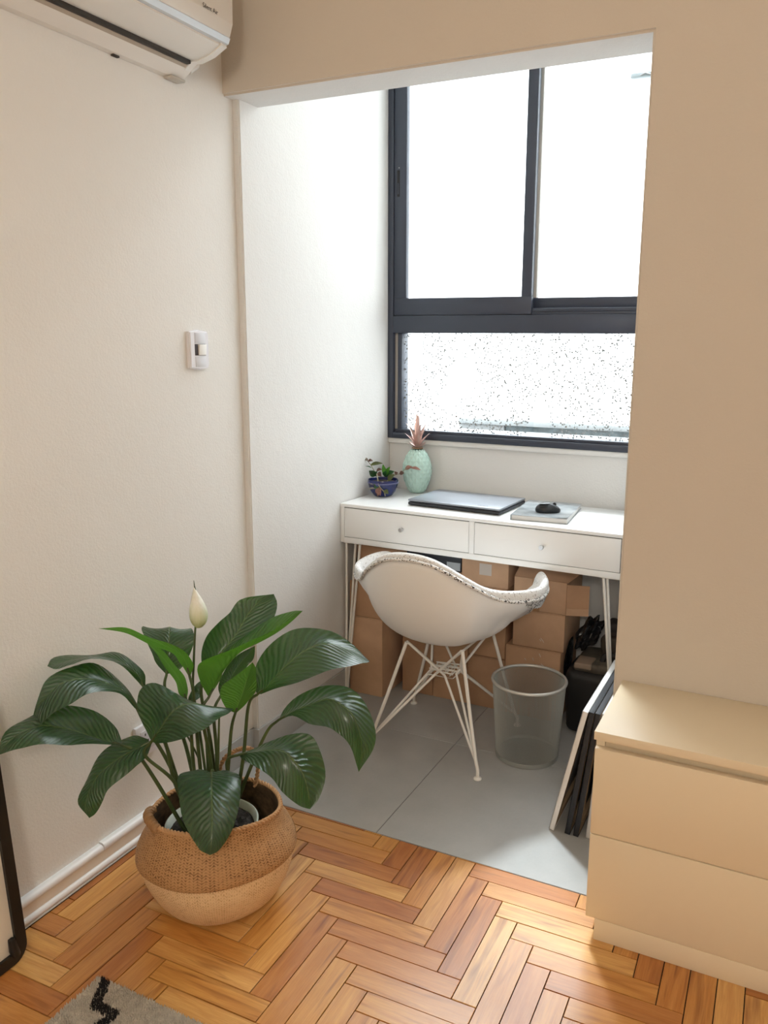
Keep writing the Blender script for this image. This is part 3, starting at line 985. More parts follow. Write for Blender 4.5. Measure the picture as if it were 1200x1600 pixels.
LEAVES = [
  ('front', [(389,-624,372, 348,-622,370, 411,-592,368), (407,-646,366, 320,-654,361, 444,-595,362), (438,-684,358, 352,-694,344, 477,-634,346), (461,-712,332, 388,-723,314, 494,-671,318), (476,-734,305, 425,-740,286, 496,-705,286), (482,-745,282, 455,-749,272, 492,-732,271)], (482,-750,267)),
  ('midleft', [(272,-686,451, 260,-679,453, 287,-689,452), (301,-686,490, 240,-681,490, 334,-697,469), (329,-686,528, 226,-677,535, 386,-706,495), (350,-672,549, 224,-661,564, 417,-699,513), (369,-651,550, 247,-637,570, 430,-674,521), (391,-622,536, 318,-620,542, 430,-640,522), (409,-598,526, 375,-598,524, 429,-607,520)], (422,-577,517)),
  ('lowleft', [(195,-703,434, 190,-694,436, 200,-712,437), (174,-727,449, 168,-692,467, 176,-738,446), (159,-767,480, 140,-718,511, 177,-793,474), (142,-813,513, 115,-764,538, 177,-845,494), (128,-859,535, 102,-818,551, 162,-893,515), (117,-899,534, 91,-869,545, 145,-923,518), (111,-928,521, 88,-913,533, 125,-940,511)], (108,-949,506)),
  ('left', [(206,-659,508, 200,-650,510, 210,-668,511), (188,-670,545, 178,-657,551, 188,-682,546), (169,-696,573, 144,-662,577, 186,-723,569), (144,-737,598, 112,-692,612, 182,-777,586), (120,-781,603, 95,-738,619, 175,-817,575), (110,-817,586, 87,-789,611, 152,-843,561), (102,-845,556, 93,-826,584, 125,-855,536)], (102,-866,512)),
  ('upleft', [(190,-616,536, 188,-610,539, 190,-620,539), (176,-616,562, 172,-595,565, 175,-628,562), (156,-630,592, 142,-603,593, 171,-655,600), (134,-658,617, 114,-628,617, 157,-685,623), (103,-693,627, 87,-668,621, 131,-722,638), (82,-726,628, 57,-704,626, 106,-748,628), (68,-755,626, 44,-743,632, 88,-769,622)], (62,-774,627)),
  ('topleft', [(278,-557,561, 280,-555,564, 276,-558,561), (263,-551,592, 286,-551,592, 244,-550,588), (238,-552,614, 269,-558,622, 225,-550,605), (194,-564,632, 228,-578,646, 184,-560,619), (156,-578,648, 177,-589,658, 146,-574,636), (115,-600,664, 126,-604,674, 108,-594,656)], (70,-631,671)),
  ('backleft', [(194,-544,546, 191,-545,547, 197,-542,546), (190,-537,560, 155,-540,568, 213,-516,552), (185,-528,586, 141,-536,591, 226,-497,582), (178,-514,614, 118,-530,620, 228,-478,615), (163,-493,635, 93,-516,635, 211,-460,630), (146,-473,637, 81,-498,635, 188,-443,629), (130,-455,623, 85,-477,622, 165,-439,619)], (122,-446,604)),
  ('narrow', [(275,-570,508, 273,-571,508, 276,-569,508), (265,-565,526, 250,-564,513, 280,-567,534), (247,-558,547, 225,-549,532, 269,-562,555), (221,-554,569, 195,-545,560, 244,-558,575), (190,-552,593, 171,-545,587, 207,-553,601), (161,-551,611, 146,-546,611, 177,-553,617)], (134,-549,625)),
  ('tall', [(283,-502,543, 277,-504,547, 294,-498,539), (288,-488,569, 273,-508,586, 336,-485,581), (298,-468,589, 270,-498,612, 366,-464,611), (311,-445,613, 277,-483,642, 390,-436,637), (319,-418,640, 287,-456,665, 404,-407,660), (324,-386,671, 295,-420,681, 398,-372,678), (339,-356,699, 303,-382,707, 384,-345,700)], (364,-329,714)),
  ('folded', [(330,-552,518, 327,-554,521, 333,-551,519), (340,-535,548, 316,-566,562, 336,-514,553), (358,-513,587, 314,-565,599, 337,-485,605), (378,-486,616, 347,-539,621, 351,-444,633), (409,-455,634, 386,-505,637, 374,-411,656), (435,-422,651, 420,-463,652, 406,-380,675), (457,-390,673, 451,-409,676, 447,-368,693)], (475,-365,697)),
  ('small', [(408,-554,495, 406,-556,495, 411,-553,495), (415,-552,515, 382,-559,505, 420,-529,509), (424,-548,539, 374,-563,530, 436,-516,532), (429,-541,563, 374,-557,557, 437,-508,566), (431,-529,586, 397,-536,576, 436,-508,591)], (434,-517,611)),
  ('right', [(434,-501,525, 427,-499,527, 444,-502,527), (457,-498,545, 411,-484,552, 491,-503,552), (484,-488,580, 408,-465,591, 539,-503,574), (514,-472,615, 431,-446,630, 587,-492,597), (547,-450,642, 478,-422,665, 625,-476,614), (579,-427,651, 526,-402,675, 650,-451,618), (616,-406,641, 576,-386,667, 665,-423,615), (646,-390,624, 627,-379,637, 669,-399,609)], (669,-378,605)),
  ('rightdroop', [(487,-501,467, 488,-493,471, 488,-506,466), (523,-495,494, 492,-476,489, 532,-502,491), (572,-493,523, 520,-461,524, 594,-528,497), (622,-487,545, 577,-450,554, 644,-531,501), (656,-484,536, 644,-434,556, 666,-524,489), (684,-486,518, 691,-435,527, 682,-514,470), (704,-490,482, 722,-448,478, 692,-504,444), (712,-495,440, 726,-467,436, 703,-505,414)], (710,-506,395)),
  ('rightlow', [(424,-568,398, 426,-561,400, 432,-571,394), (462,-564,412, 451,-536,408, 466,-588,399), (507,-562,428, 484,-522,426, 511,-605,403), (547,-559,431, 522,-511,447, 545,-604,386), (578,-560,411, 573,-497,452, 564,-600,360), (600,-561,384, 607,-504,423, 582,-591,338), (611,-563,351, 630,-515,372, 596,-577,320), (616,-566,326, 630,-547,331, 610,-572,314)], (619,-568,312)),
  ('lowfront', [(240,-660,430, 232,-657,435, 248,-662,428), (220,-684,419, 189,-661,435, 253,-688,406), (192,-723,401, 160,-700,422, 245,-722,393), (172,-756,375, 143,-732,393, 216,-760,362), (167,-782,342, 143,-768,355, 207,-776,335), (169,-793,316, 146,-791,321, 191,-784,305)], (179,-793,294)),
  ('back', [(312,-488,490, 311,-489,489, 315,-487,490), (319,-467,519, 292,-472,503, 332,-451,515), (329,-445,549, 297,-450,543, 347,-425,550), (340,-423,572, 319,-421,576, 354,-406,568)], (354,-400,597)),
  ('sliver', [(255,-540,483, 253,-540,483, 257,-539,482), (261,-528,498, 252,-532,498, 268,-516,486), (265,-511,513, 257,-514,518, 267,-501,503)], (270,-499,531)),
]



def resample(pts, n):
    P = catmull(pts, 8)
    d = [0.0]
    for a, b_ in zip(P, P[1:]):
        d.append(d[-1] + (b_ - a).length)
    out = []
    k = 0
    for i in range(n):
        t = d[-1] * i / (n - 1)
        while k < len(d) - 2 and d[k + 1] < t:
            k += 1
        f = 0 if d[k + 1] == d[k] else (t - d[k]) / (d[k + 1] - d[k])
        out.append(P[k].lerp(P[k + 1], f))
    return out


def leaf_mesh(rows, tip, n=34, m=7, crease=0.10, wav=1.0, seed=0, upside=False):
    rr = random.Random(seed)
    M_ = [Vector(r[0:3]) / 1000 for r in rows]
    L_ = [Vector(r[3:6]) / 1000 for r in rows]
    R_ = [Vector(r[6:9]) / 1000 for r in rows]
    tp = Vector(tip) / 1000
    M_, L_, R_ = M_ + [tp], L_ + [tp], R_ + [tp]
    # same parameter on the three curves keeps the stations together
    def curve(P):
        Q = catmull(P, 12)
        return [Q[min(len(Q) - 1, int(round(i / (n - 1) * (len(Q) - 1))))] for i in range(n)]
    Mc, Lc, Rc = curve(M_), curve(L_), curve(R_)
    bm = bmesh.new()
    uvl = bm.loops.layers.uv.new('UVMap')
    grid = []
    p1, p2 = rr.uniform(0, 6), rr.uniform(0, 6)
    for i in range(n):
        row = []
        w = (Lc[i] - Rc[i]).length
        t = i / (n - 1)
        tang = (Mc[min(i + 1, n - 1)] - Mc[max(i - 1, 0)])
        tang = tang.normalized() if tang.length > 1e-9 else Vector((0, 0, 1))
        for k in range(-m, m + 1):
            s = abs(k) / m
            E_ = Lc[i] if k < 0 else Rc[i]
            p = Mc[i].lerp(E_, s)
            side = (E_ - Mc[i])
            nrm = side.cross(tang) if k < 0 else tang.cross(side)
            if nrm.length > 1e-9:
                nrm.normalize()
            # halves bulge up a little beside the midrib; edges ripple
            bulge = crease * side.length * math.sin(math.pi * min(1, s * 0.92)) * 0.55
            ripple = wav * 0.0022 * s * s * math.sin(t * 17 + (p1 if k < 0 else p2)) * min(1, w * 12)
            p = p + nrm * (bulge + ripple) * (-1 if upside else 1)
            row.append(bm.verts.new(p))
        grid.append(row)
    W = 2 * m + 1
    for i in range(n - 1):
        for k in range(W - 1):
            f = bm.faces.new((grid[i][k], grid[i][k + 1], grid[i + 1][k + 1], grid[i + 1][k]))
            f.smooth = True
            for lp, (a, c_) in zip(f.loops, ((i, k), (i, k + 1), (i + 1, k + 1), (i + 1, k))):
                lp[uvl].uv = ((c_ - m) / m, a / (n - 1))
    return bm


def leaf_obj(name, bm, mat, parent):
    """Leaves keep their own winding: the side the tangent frame calls 'up' is the glossy side."""
    off = Vector((0, 0, 0))
    p = parent
    while p is not None:
        off += p.location
        p = p.parent
    bm.transform(Matrix.Translation(-off))
    me = bpy.data.meshes.new(name)
    bm.to_mesh(me)
    bm.free()
    me.materials.append(mat)
    return link_obj(name, me, parent)


BRIGHT = {'small', 'folded', 'topleft', 'narrow'}
UNDERSIDE_SEEN = {'small', 'folded', 'topleft', 'narrow'}
base_ang = {}
for q, (nm, rows, tip) in enumerate(LEAVES):
    bm = leaf_mesh(rows, tip, seed=q, crease=0.14 if nm not in ('sliver', 'narrow') else 0.05)
    # decide which side faces the camera: flip so that the glossy upper side is seen, unless the photo shows the underside
    bm.normal_update()
    acc = 0.0
    for f in bm.faces:
        acc += f.normal.dot((CAM - f.calc_center_median()).normalized()) * f.calc_area()
    want = -1 if nm in UNDERSIDE_SEEN else 1
    if acc * want < 0:
        for f in bm.faces:
            f.normal_flip()
    lf = leaf_obj('leaf', bm, M_LEAF_BRIGHT if nm in BRIGHT else M_LEAF, lily)
    b0 = Vector(rows[0][0:3]) / 1000
    b1 = Vector(rows[1][0:3]) / 1000
    hdir = Vector((b0.x - PX, b0.y - PY, 0))
    hd = hdir.normalized() if hdir.length > 1e-4 else Vector((1, 0, 0))
    start = Vector((PX, PY, 0.186)) + hd * min(0.055, 0.012 + 0.22 * hdir.length) + Vector((math.cos(q * 2.4), math.sin(q * 2.4), 0)) * 0.010
    end_dir = (b1 - b0).normalized()
    ctrl2 = b0 - end_dir * 0.035 + Vector((0, 0, -0.012))
    ctrl1 = start.lerp(b0, 0.45) + Vector((0, 0, 0.03)) * min(1.0, hdir.length * 5)
    if nm == 'front':
        ctrl1 = start.lerp(b0, 0.5) + Vector((-0.01, 0.02, 0.02))
        ctrl2 = b0 + Vector((-0.004, 0.010, -0.004))
    pts = catmull([start, ctrl1, ctrl2, b0, b0.lerp(b1, 0.6)], 8)
    if nm == 'sliver':
        rad = [0.0022] * len(pts)
    else:
        rad = [0.0052 - 0.0027 * i / (len(pts) - 1) for i in range(len(pts))]
    obj('petiole', tube(pts, rad, 8), M_STEM, lf, world=True)

# a few bare stalks standing between the leaves
for (x, y, z, dx, dy) in ((0.300, -0.535, 0.40, -0.012, 0.01), (0.318, -0.545, 0.43, -0.006, 0.008), (0.352, -0.545, 0.47, 0.008, 0.0)):
    pts = catmull([(PX + dx, PY + dy, 0.185), ((PX + dx + x) / 2, (PY + dy + y) / 2, 0.30), (x, y, z)], 8)
    obj('stalk', tube(pts, [0.0045 - 0.0022 * i / (len(pts) - 1) for i in range(len(pts))], 8), M_STEM, lily, world=True)

# flower: spathe wrapped round the spadix on its own stalk
fl = thing('flower', '', '', (0.266, -0.512, 0.672))
for k in ('label', 'category'):
    del fl[k]
fl.parent = lily
fl.location = Vector((0.266, -0.512, 0.672)) - lily.location
stalk_pts = catmull([(0.330, -0.560, 0.186), (0.296, -0.549, 0.40), (0.2765, -0.5448, 0.5155), (0.2706, -0.5321, 0.5858), (0.2665, -0.5165, 0.665), (0.2690, -0.5120, 0.690)], 8)
obj('flower_stalk', tube(stalk_pts, [0.0036 - 0.0014 * i / (len(stalk_pts) - 1) for i in range(len(stalk_pts))], 8), M_STEM, fl, world=True)


def petal_material():
    t = NT('white_spathe')
    v = t.coords('Object', (60, 60, 4))
    n = t.noise(v, 3, 2)
    grad = t.add('ShaderNodeSeparateXYZ')
    tc = t.add('ShaderNodeTexCoord')
    t.link(tc.outputs['Object'], grad.inputs[0])
    g = t.math('MULTIPLY', t.math('ADD', grad.outputs[2], 0.0), 16.0, clamp=True)
    t.set(Base_Color=t.mix(t.math('MULTIPLY', t.math('ADD', g, t.math('MULTIPLY', n, 0.5)), 0.75, clamp=True), (0.42, 0.52, 0.16, 1), (0.90, 0.90, 0.83, 1)), Roughness=0.5)
    t.bump(n, 0.6, 0.002)
    return t.mat


M_SPATHE = petal_material()
b = bmesh.new()
FC = Vector((0.2655, -0.508, 0.0))
grid = []
for i in range(15):
    t = i / 14
    z = 0.668 + 0.096 * t
    r = 0.0215 * math.sin(math.pi * min(1, (0.04 + 0.96 * t) ** 0.66)) ** 1.0 + 0.0008
    row = []
    for k in range(25):
        a = 2 * math.pi * 1.12 * k / 24 + 2.0 + 0.8 * t
        rr = r * (1 + 0.16 * k / 24)
        row.append(b.verts.new((FC.x - 0.013 * t * t + rr * math.cos(a) * 0.92 + 0.005, FC.y + 0.004 * t + rr * math.sin(a) * 0.92, z)))
    grid.append(row)
for i in range(14):
    for k in range(24):
        b.faces.new((grid[i][k], grid[i][k + 1], grid[i + 1][k + 1], grid[i + 1][k]))
obj('spathe', b, M_SPATHE, fl, world=True)
obj('spathe_tip', tube([(0.2600, -0.503, 0.758), (0.2565, -0.501, 0.768), (0.2535, -0.499, 0.780)], [0.0022, 0.0013, 0.0005], 6), M_STEM, fl, world=True)
obj('spadix', tube([(0.267, -0.507, 0.690), (0.264, -0.505, 0.715), (0.261, -0.504, 0.742)], [0.004, 0.0055, 0.003], 10), M_SPATHE, fl, world=True)

# ================================================================ desk
DW, DD = 1.0565, 0.385
desk = thing('writing_desk', 'white two-drawer writing desk on thin hairpin legs under the window', 'desk', (0.0235, 0.579, 0.0), math.radians(-1.45))
ZB, ZT = 0.6125, 0.760
obj('tabletop', box((0, 0, ZT - 0.0125), (DW, DD, ZT), 0.0015), M_DESK_TOP, desk)
cb = box((0, 0.0008, ZB), (0.0145, DD, ZT - 0.0125), 0.001)
box((DW - 0.0145, 0.0008, ZB), (DW, DD, ZT - 0.0125), 0.001, bm=cb)
box((0.0145, 0.0008, ZB), (DW - 0.0145, DD, ZB + 0.0205), 0.001, bm=cb)
box((0.5195, 0.0008, ZB + 0.0205), (0.5385, DD, ZT - 0.0125), 0.001, bm=cb)
box((0.0145, DD - 0.012, ZB + 0.0205), (DW - 0.0145, DD, ZT - 0.0125), 0.0, bm=cb)
obj('carcass', cb, M_WHITE_LACQ, desk)
obj('shadow_gap', box((0.0145, 0.006, ZB + 0.0205), (DW - 0.0145, 0.012, ZT - 0.0128), 0.0), M_DARKGAP, desk)
for x0, x1 in ((0.0170, 0.5180), (0.5402, DW - 0.0168)):
    dr = obj('drawer', box((x0, 0.0014, ZB + 0.0225), (x1, 0.30, ZT - 0.0158), 0.0008), M_WHITE_LACQ, desk)
    kx = (x0 + x1) / 2 - 0.006
    kb = lathe([(0, 0), (0.0042, 0), (0.0042, 0.010), (0.0075, 0.012), (0.0078, 0.021), (0.0066, 0.0226), (0, 0.0226)], 20)
    kb.transform(Matrix.Translation((kx, 0.0016, 0.6905)) @ Matrix.Rotation(math.radians(90), 4, 'X'))
    obj('knob', kb, M_CHROME, dr)
for sx, sy in ((0, 0), (1, 0), (0, 1), (1, 1)):
    fx = 0.010 if sx == 0 else DW - 0.004
    fy = 0.018 if sy == 0 else DD - 0.030
    k = 1 if sx == 0 else -1
    ky = 1 if sy == 0 else -1
    lb = bmesh.new()
    foot = Vector((fx, fy, 0.0055))
    tops = [Vector((fx + k * 0.008, fy - ky * 0.005, ZB)), Vector((fx + k * (0.036 if sx == 0 else 0.058), fy + ky * 0.014, ZB)), Vector((fx + k * 0.066, fy - ky * 0.003, ZB))]
    for q, tp in enumerate(tops):
        tube([foot + Vector((0.0035 * (q - 1) * k, 0, 0.012)), foot.lerp(tp, 0.5), tp], 0.0048, 10, bm=lb)
    tube([foot + Vector((-0.005 * k, 0, 0.016)), foot + Vector((-0.002 * k, 0, 0.004)), foot + Vector((0, 0, 0.0)), foot + Vector((0.002 * k, 0, 0.004)), foot + Vector((0.005 * k, 0, 0.016))], 0.0050, 10, bm=lb)
    leg = obj('hairpin_leg', lb, M_WHITE_STEEL, desk)
    obj('mounting_plate', box((min(fx, fx + k * 0.075), min(fy - ky * 0.012, fy + ky * 0.034), ZB - 0.003), (max(fx, fx + k * 0.075), max(fy - ky * 0.012, fy + ky * 0.034), ZB), 0.0008), M_WHITE_STEEL, leg)

# ---------------------------------------------------------------- on the desk
ZD = 0.760
lp = thing('laptop', 'closed dark grey laptop lying on the white desk', 'laptop', (0.452, 0.770, ZD), math.radians(-3.6))
M_LAP = simple('sky_sheen_laptop_lid', (0.30, 0.32, 0.36), 0.36, 0.4)  # lid grey raised: the sky's reflection is put into the colour
M_LAP_D = simple('black_laptop_base', (0.022, 0.024, 0.030), 0.4)
obj('base', prism([(-0.182, -0.122), (0.182, -0.122), (0.182, 0.124), (-0.182, 0.124)], 0.0025, 0.0155, 0.0045), M_LAP_D, lp)
lid = obj('lid', prism([(-0.182, -0.121), (0.182, -0.121), (0.182, 0.124), (-0.182, 0.124)], 0.0168, 0.0245, 0.003), M_LAP, lp)
obj('hinge', tube([(-0.13, 0.125, 0.0155), (0.13, 0.125, 0.0155)], 0.0055, 10), M_LAP_D, lp)
for sx in (-0.15, 0.15):
    for sy in (-0.1, 0.1):
        obj('rubber_foot', box((sx - 0.015, sy - 0.004, 0.0), (sx + 0.015, sy + 0.004, 0.003), 0.0008), M_BLACK_RUBBER, lp)
lettering('lid_lettering', 'Lenovo', 0.0135, simple('dark_print', (0.10, 0.11, 0.12), 0.4), lid, (0.088, -0.098, 0.0246), (0, 0, 0))

mg = thing('magazine', 'thick pale grey softcover magazine on the desk beneath the computer mouse', 'magazine', (0.763, 0.752, ZD), math.radians(5.0))
obj('pages', box((-0.094, -0.140, 0.0012), (0.0945, 0.140, 0.0166), 0.0008), simple('paper_edges', (0.74, 0.735, 0.72), 0.8, bscale=400, bstr=0.3), mg)


def cover_material():
    t = NT('printed_magazine_cover')
    n = t.noise(t.coords('Object', (1, 1.6, 1)), 16, 4, 0.6)
    t.set(Base_Color=t.ramp(n, [(0.35, (0.17, 0.20, 0.22, 1)), (0.5, (0.29, 0.32, 0.34, 1)), (0.68, (0.42, 0.44, 0.45, 1))]), Roughness=0.3)
    return t.mat


M_COVER = cover_material()
b = bmesh.new()
g = []
for i in range(13):
    x = -0.097 + 0.194 * i / 12
    row = []
    for j in range(9):
        y = -0.1425 + 0.285 * j / 8
        lift = 0.0045 * max(0.0, (x - 0.045) / 0.05) ** 2 * max(0.0, (-y + 0.02) / 0.16)
        row.append((x, y, 0.0178 + lift))
    g.append(row)
V = [[b.verts.new(p) for p in row] for row in g]
Vb = [[b.verts.new((x, y, z - 0.0008)) for x, y, z in row] for row in g]
for i in range(12):
    for j in range(8):
        b.faces.new((V[i][j], V[i + 1][j], V[i + 1][j + 1], V[i][j + 1]))
        b.faces.new((Vb[i][j + 1], Vb[i + 1][j + 1], Vb[i + 1][j], Vb[i][j]))
for i in range(12):
    b.faces.new((V[i][0], Vb[i][0], Vb[i + 1][0], V[i + 1][0]))
    b.faces.new((V[i + 1][8], Vb[i + 1][8], Vb[i][8], V[i][8]))
for j in range(8):
    b.faces.new((V[0][j + 1], Vb[0][j + 1], Vb[0][j], V[0][j]))
    b.faces.new((V[12][j], Vb[12][j], Vb[12][j + 1], V[12][j + 1]))
obj('front_cover', b, M_COVER, mg)
obj('back_cover', box((-0.097, -0.1425, 0.0), (0.097, 0.1425, 0.0012), 0.0), M_COVER, mg)
obj('spine', box((-0.0978, -0.1425, 0.0), (-0.094, 0.1425, 0.0182), 0.0008), M_COVER, mg)

ms = thing('computer_mouse', 'black computer mouse resting on the grey magazine', 'mouse', (0.780, 0.700, ZD + 0.0188), math.radians(-64))
M_MOUSE = simple('black_mouse_plastic', (0.012, 0.013, 0.015), 0.32)
b = bmesh.new()
bmesh.ops.create_uvsphere(b, u_segments=24, v_segments=16, radius=1.0)
for v in b.verts:
    x, y, z = v.co
    z = max(z, -0.30)
    wst = 1.0 - 0.16 * math.exp(-((y - 0.15) / 0.35) ** 2)
    hump = 1.0 - 0.28 * max(0.0, y)
    v.co = Vector((x * 0.027 * wst, y * 0.044, (z + 0.30) * 0.026 * hump))
mb = obj('body', b, M_MOUSE, ms)
obj('scroll_wheel', tube([(-0.003, 0.022, 0.0265), (0.003, 0.022, 0.0265)], 0.0060, 14), M_BLACK_RUBBER, ms)
obj('side_grip', box((-0.0245, -0.018, 0.009), (-0.0225, 0.018, 0.017), 0.0009), simple('grey_grip', (0.06, 0.06, 0.065), 0.6), ms)
obj('palm_plate', ellipsoid((0, -0.012, 0.0312), (0.017, 0.022, 0.0022), rot=(0.05, 0, 0)), simple('glossy_grey_plate', (0.25, 0.26, 0.27), 0.12), ms, label='glossy grey palm plate')

# pineapple vase
va = thing('pineapple_vase', 'mint green faceted pineapple ornament with rose gold leaves in the window corner', 'ornament', (0.178, 0.918, ZD))
prof = [(0.020, 0.0), (0.030, 0.004), (0.043, 0.030), (0.0535, 0.060), (0.0575, 0.085), (0.056, 0.108), (0.050, 0.132), (0.039, 0.154), (0.027, 0.170), (0.0205, 0.178)]
P = catmull([(r, z, 0) for r, z in prof], 3)
NS = 13
b = bmesh.new()
rings = []
for i, p in enumerate(P[::2]):
    off = 0.5 if i % 2 else 0.0
    rings.append([b.verts.new((p.x * math.cos(2 * math.pi * (k + off) / NS), p.x * math.sin(2 * math.pi * (k + off) / NS), p.y)) for k in range(NS)])
for i in range(len(rings) - 2):
    A_, B_, D_ = rings[i], rings[i + 1], rings[i + 2]
    for k in range(NS):
        if i % 2 == 0:
            a, l, r__, d = A_[k], B_[(k - 1) % NS], B_[k], D_[k]
        else:
            a, l, r__, d = A_[k], B_[k], B_[(k + 1) % NS], D_[k]
        c_ = (a.co + l.co + r__.co + d.co) / 4
        rad = Vector((c_.x, c_.y, 0)).normalized()
        cv = b.verts.new(c_ + rad * 0.0042)
        for x_, y_ in ((a, r__), (r__, d), (d, l), (l, a)):
            b.faces.new((x_, y_, cv))
b.faces.new(rings[0][::-1])
for k in range(NS):
    try:
        j = (k + 1) % NS
        b.faces.new((rings[0][k], rings[0][j], rings[1][k] if True else rings[1][j]))
    except ValueError:
        pass
t = NT('mint_ceramic')
t.set(Base_Color=(0.50, 0.71, 0.64, 1), Roughness=0.22)
t.bsdf.inputs['Coat Weight'].default_value = 0.4
obj('body', b, t.mat, va, smooth=False)
obj('neck_ring', lathe([(0.0205, 0.176), (0.0225, 0.1775), (0.0225, 0.1815), (0.0, 0.183)], 24), simple('gold_ring', (0.35, 0.25, 0.16), 0.3, 0.7), va)
M_ROSE = simple('rose_gold_glaze', (0.62, 0.43, 0.38), 0.28, 0.45)


def blade(base, ang, tilt, length, width, curl=0.4):
    """Pointed leaf with a keel, built thick."""
    bm = bmesh.new()
    d = Vector((math.cos(ang), math.sin(ang), 0))
    s = Vector((-math.sin(ang), math.cos(ang), 0))
    rows = []
    p = Vector(base)
    a = tilt
    N = 6
    for i in range(N + 1):
        t = i / N
        w = width * (0.75 + 0.9 * t - 1.65 * t * t) + 0.0002
        nrm = (d * math.sin(a) * -1 + Vector((0, 0, 1)) * math.cos(a)) * -1
        nrm = -(d * math.cos(a) * 0 + nrm)
        rows.append([bm.verts.new(p - s * w), bm.verts.new(p - d * 0.0016 * (1 - t)), bm.verts.new(p + s * w), bm.verts.new(p + d * 0.0016 * (1 - t))])
        p = p + (d * math.cos(a) + Vector((0, 0, 1)) * math.sin(a)) * (length / N)
        a -= curl / N
    for A_, B_ in zip(rows, rows[1:]):
        for k in range(4):
            bm.faces.new((A_[k], A_[(k + 1) % 4], B_[(k + 1) % 4], B_[k]))
    bm.faces.new(rows[0][::-1])
    bm.faces.new(rows[-1])
    return bm


for lev, (n_, zz, tl, ln, wd, rr) in enumerate([(8, 0.180, 0.70, 0.044, 0.0090, 0.011), (7, 0.188, 1.05, 0.066, 0.0095, 0.009), (6, 0.196, 1.28, 0.092, 0.0095, 0.006), (4, 0.202, 1.42, 0.120, 0.0090, 0.003)]):
    for k in range(n_):
        a = 2 * math.pi * (k + 0.37 * lev) / n_ + 0.4
        obj('crown_leaf', blade((rr * math.cos(a), rr * math.sin(a), zz), a, tl, ln, wd, 0.5 if lev < 3 else 0.1), M_ROSE, va, smooth=False)

# small potted plant
sp = thing('potted_houseplant', 'small trailing houseplant with bronze leaves in a dark blue bowl on the desk corner', 'potted plant', (0.092, 0.790, ZD))
M_BLUE = simple('cobalt_glaze', (0.010, 0.018, 0.115), 0.22, coat=0.2)
obj('bowl', lathe([(0, 0.0), (0.033, 0.0), (0.037, 0.003), (0.049, 0.020), (0.0575, 0.042), (0.0595, 0.060), (0.0580, 0.0655), (0.0560, 0.064), (0.0545, 0.050), (0.0, 0.046)], 48), M_BLUE, sp)
obj('rim_band', lathe([(0.0588, 0.0505), (0.0603, 0.0525), (0.0605, 0.0545), (0.0592, 0.0562)], 48), simple('worn_blue', (0.09, 0.09, 0.20), 0.35), sp)
obj('soil', lathe([(0.0, 0.056), (0.03, 0.0575), (0.0555, 0.054)], 24), simple('potting_soil', (0.03, 0.02, 0.015), 0.95, bscale=60, bstr=0.8), sp)
M_LG = [simple('bronze_leaf', (0.20, 0.105, 0.075), 0.45, var=0.35, vscale=60), simple('olive_leaf', (0.155, 0.175, 0.055), 0.42, var=0.35, vscale=60), simple('green_leaf', (0.035, 0.13, 0.040), 0.38, var=0.35, vscale=60), simple('lime_leaf', (0.13, 0.40, 0.05), 0.4, var=0.3, vscale=60), simple('pink_leaf', (0.42, 0.22, 0.17), 0.45, var=0.3, vscale=60), simple('pale_leaf', (0.50, 0.47, 0.40), 0.45)]
M_VINE = simple('pale_vine', (0.34, 0.30, 0.20), 0.6)


def small_leaf(base, tip, width, droop=0.004, up=(0, 0, 1)):
    bm = bmesh.new()
    base, tip = Vector(base), Vector(tip)
    d = (tip - base)
    s = d.cross(Vector(up))
    if s.length < 1e-6:
        s = Vector((1, 0, 0))
    s.normalize()
    n = s.cross(d).normalized()
    rows = []
    for i in range(8):
        t = i / 7
        w = width * math.sin(math.pi * (0.04 + 0.96 * t) ** 0.8) * 0.5 + 0.0002
        c_ = base + d * t + n * (droop * math.sin(math.pi * t))
        rows.append([bm.verts.new(c_ - s * w + n * w * 0.35), bm.verts.new(c_), bm.verts.new(c_ + s * w + n * w * 0.35)])
    for A_, B_ in zip(rows, rows[1:]):
        for k in range(2):
            bm.faces.new((A_[k], A_[k + 1], B_[k + 1], B_[k]))
    bmesh.ops.solidify(bm, geom=list(bm.faces), thickness=0.0007)
    return bm


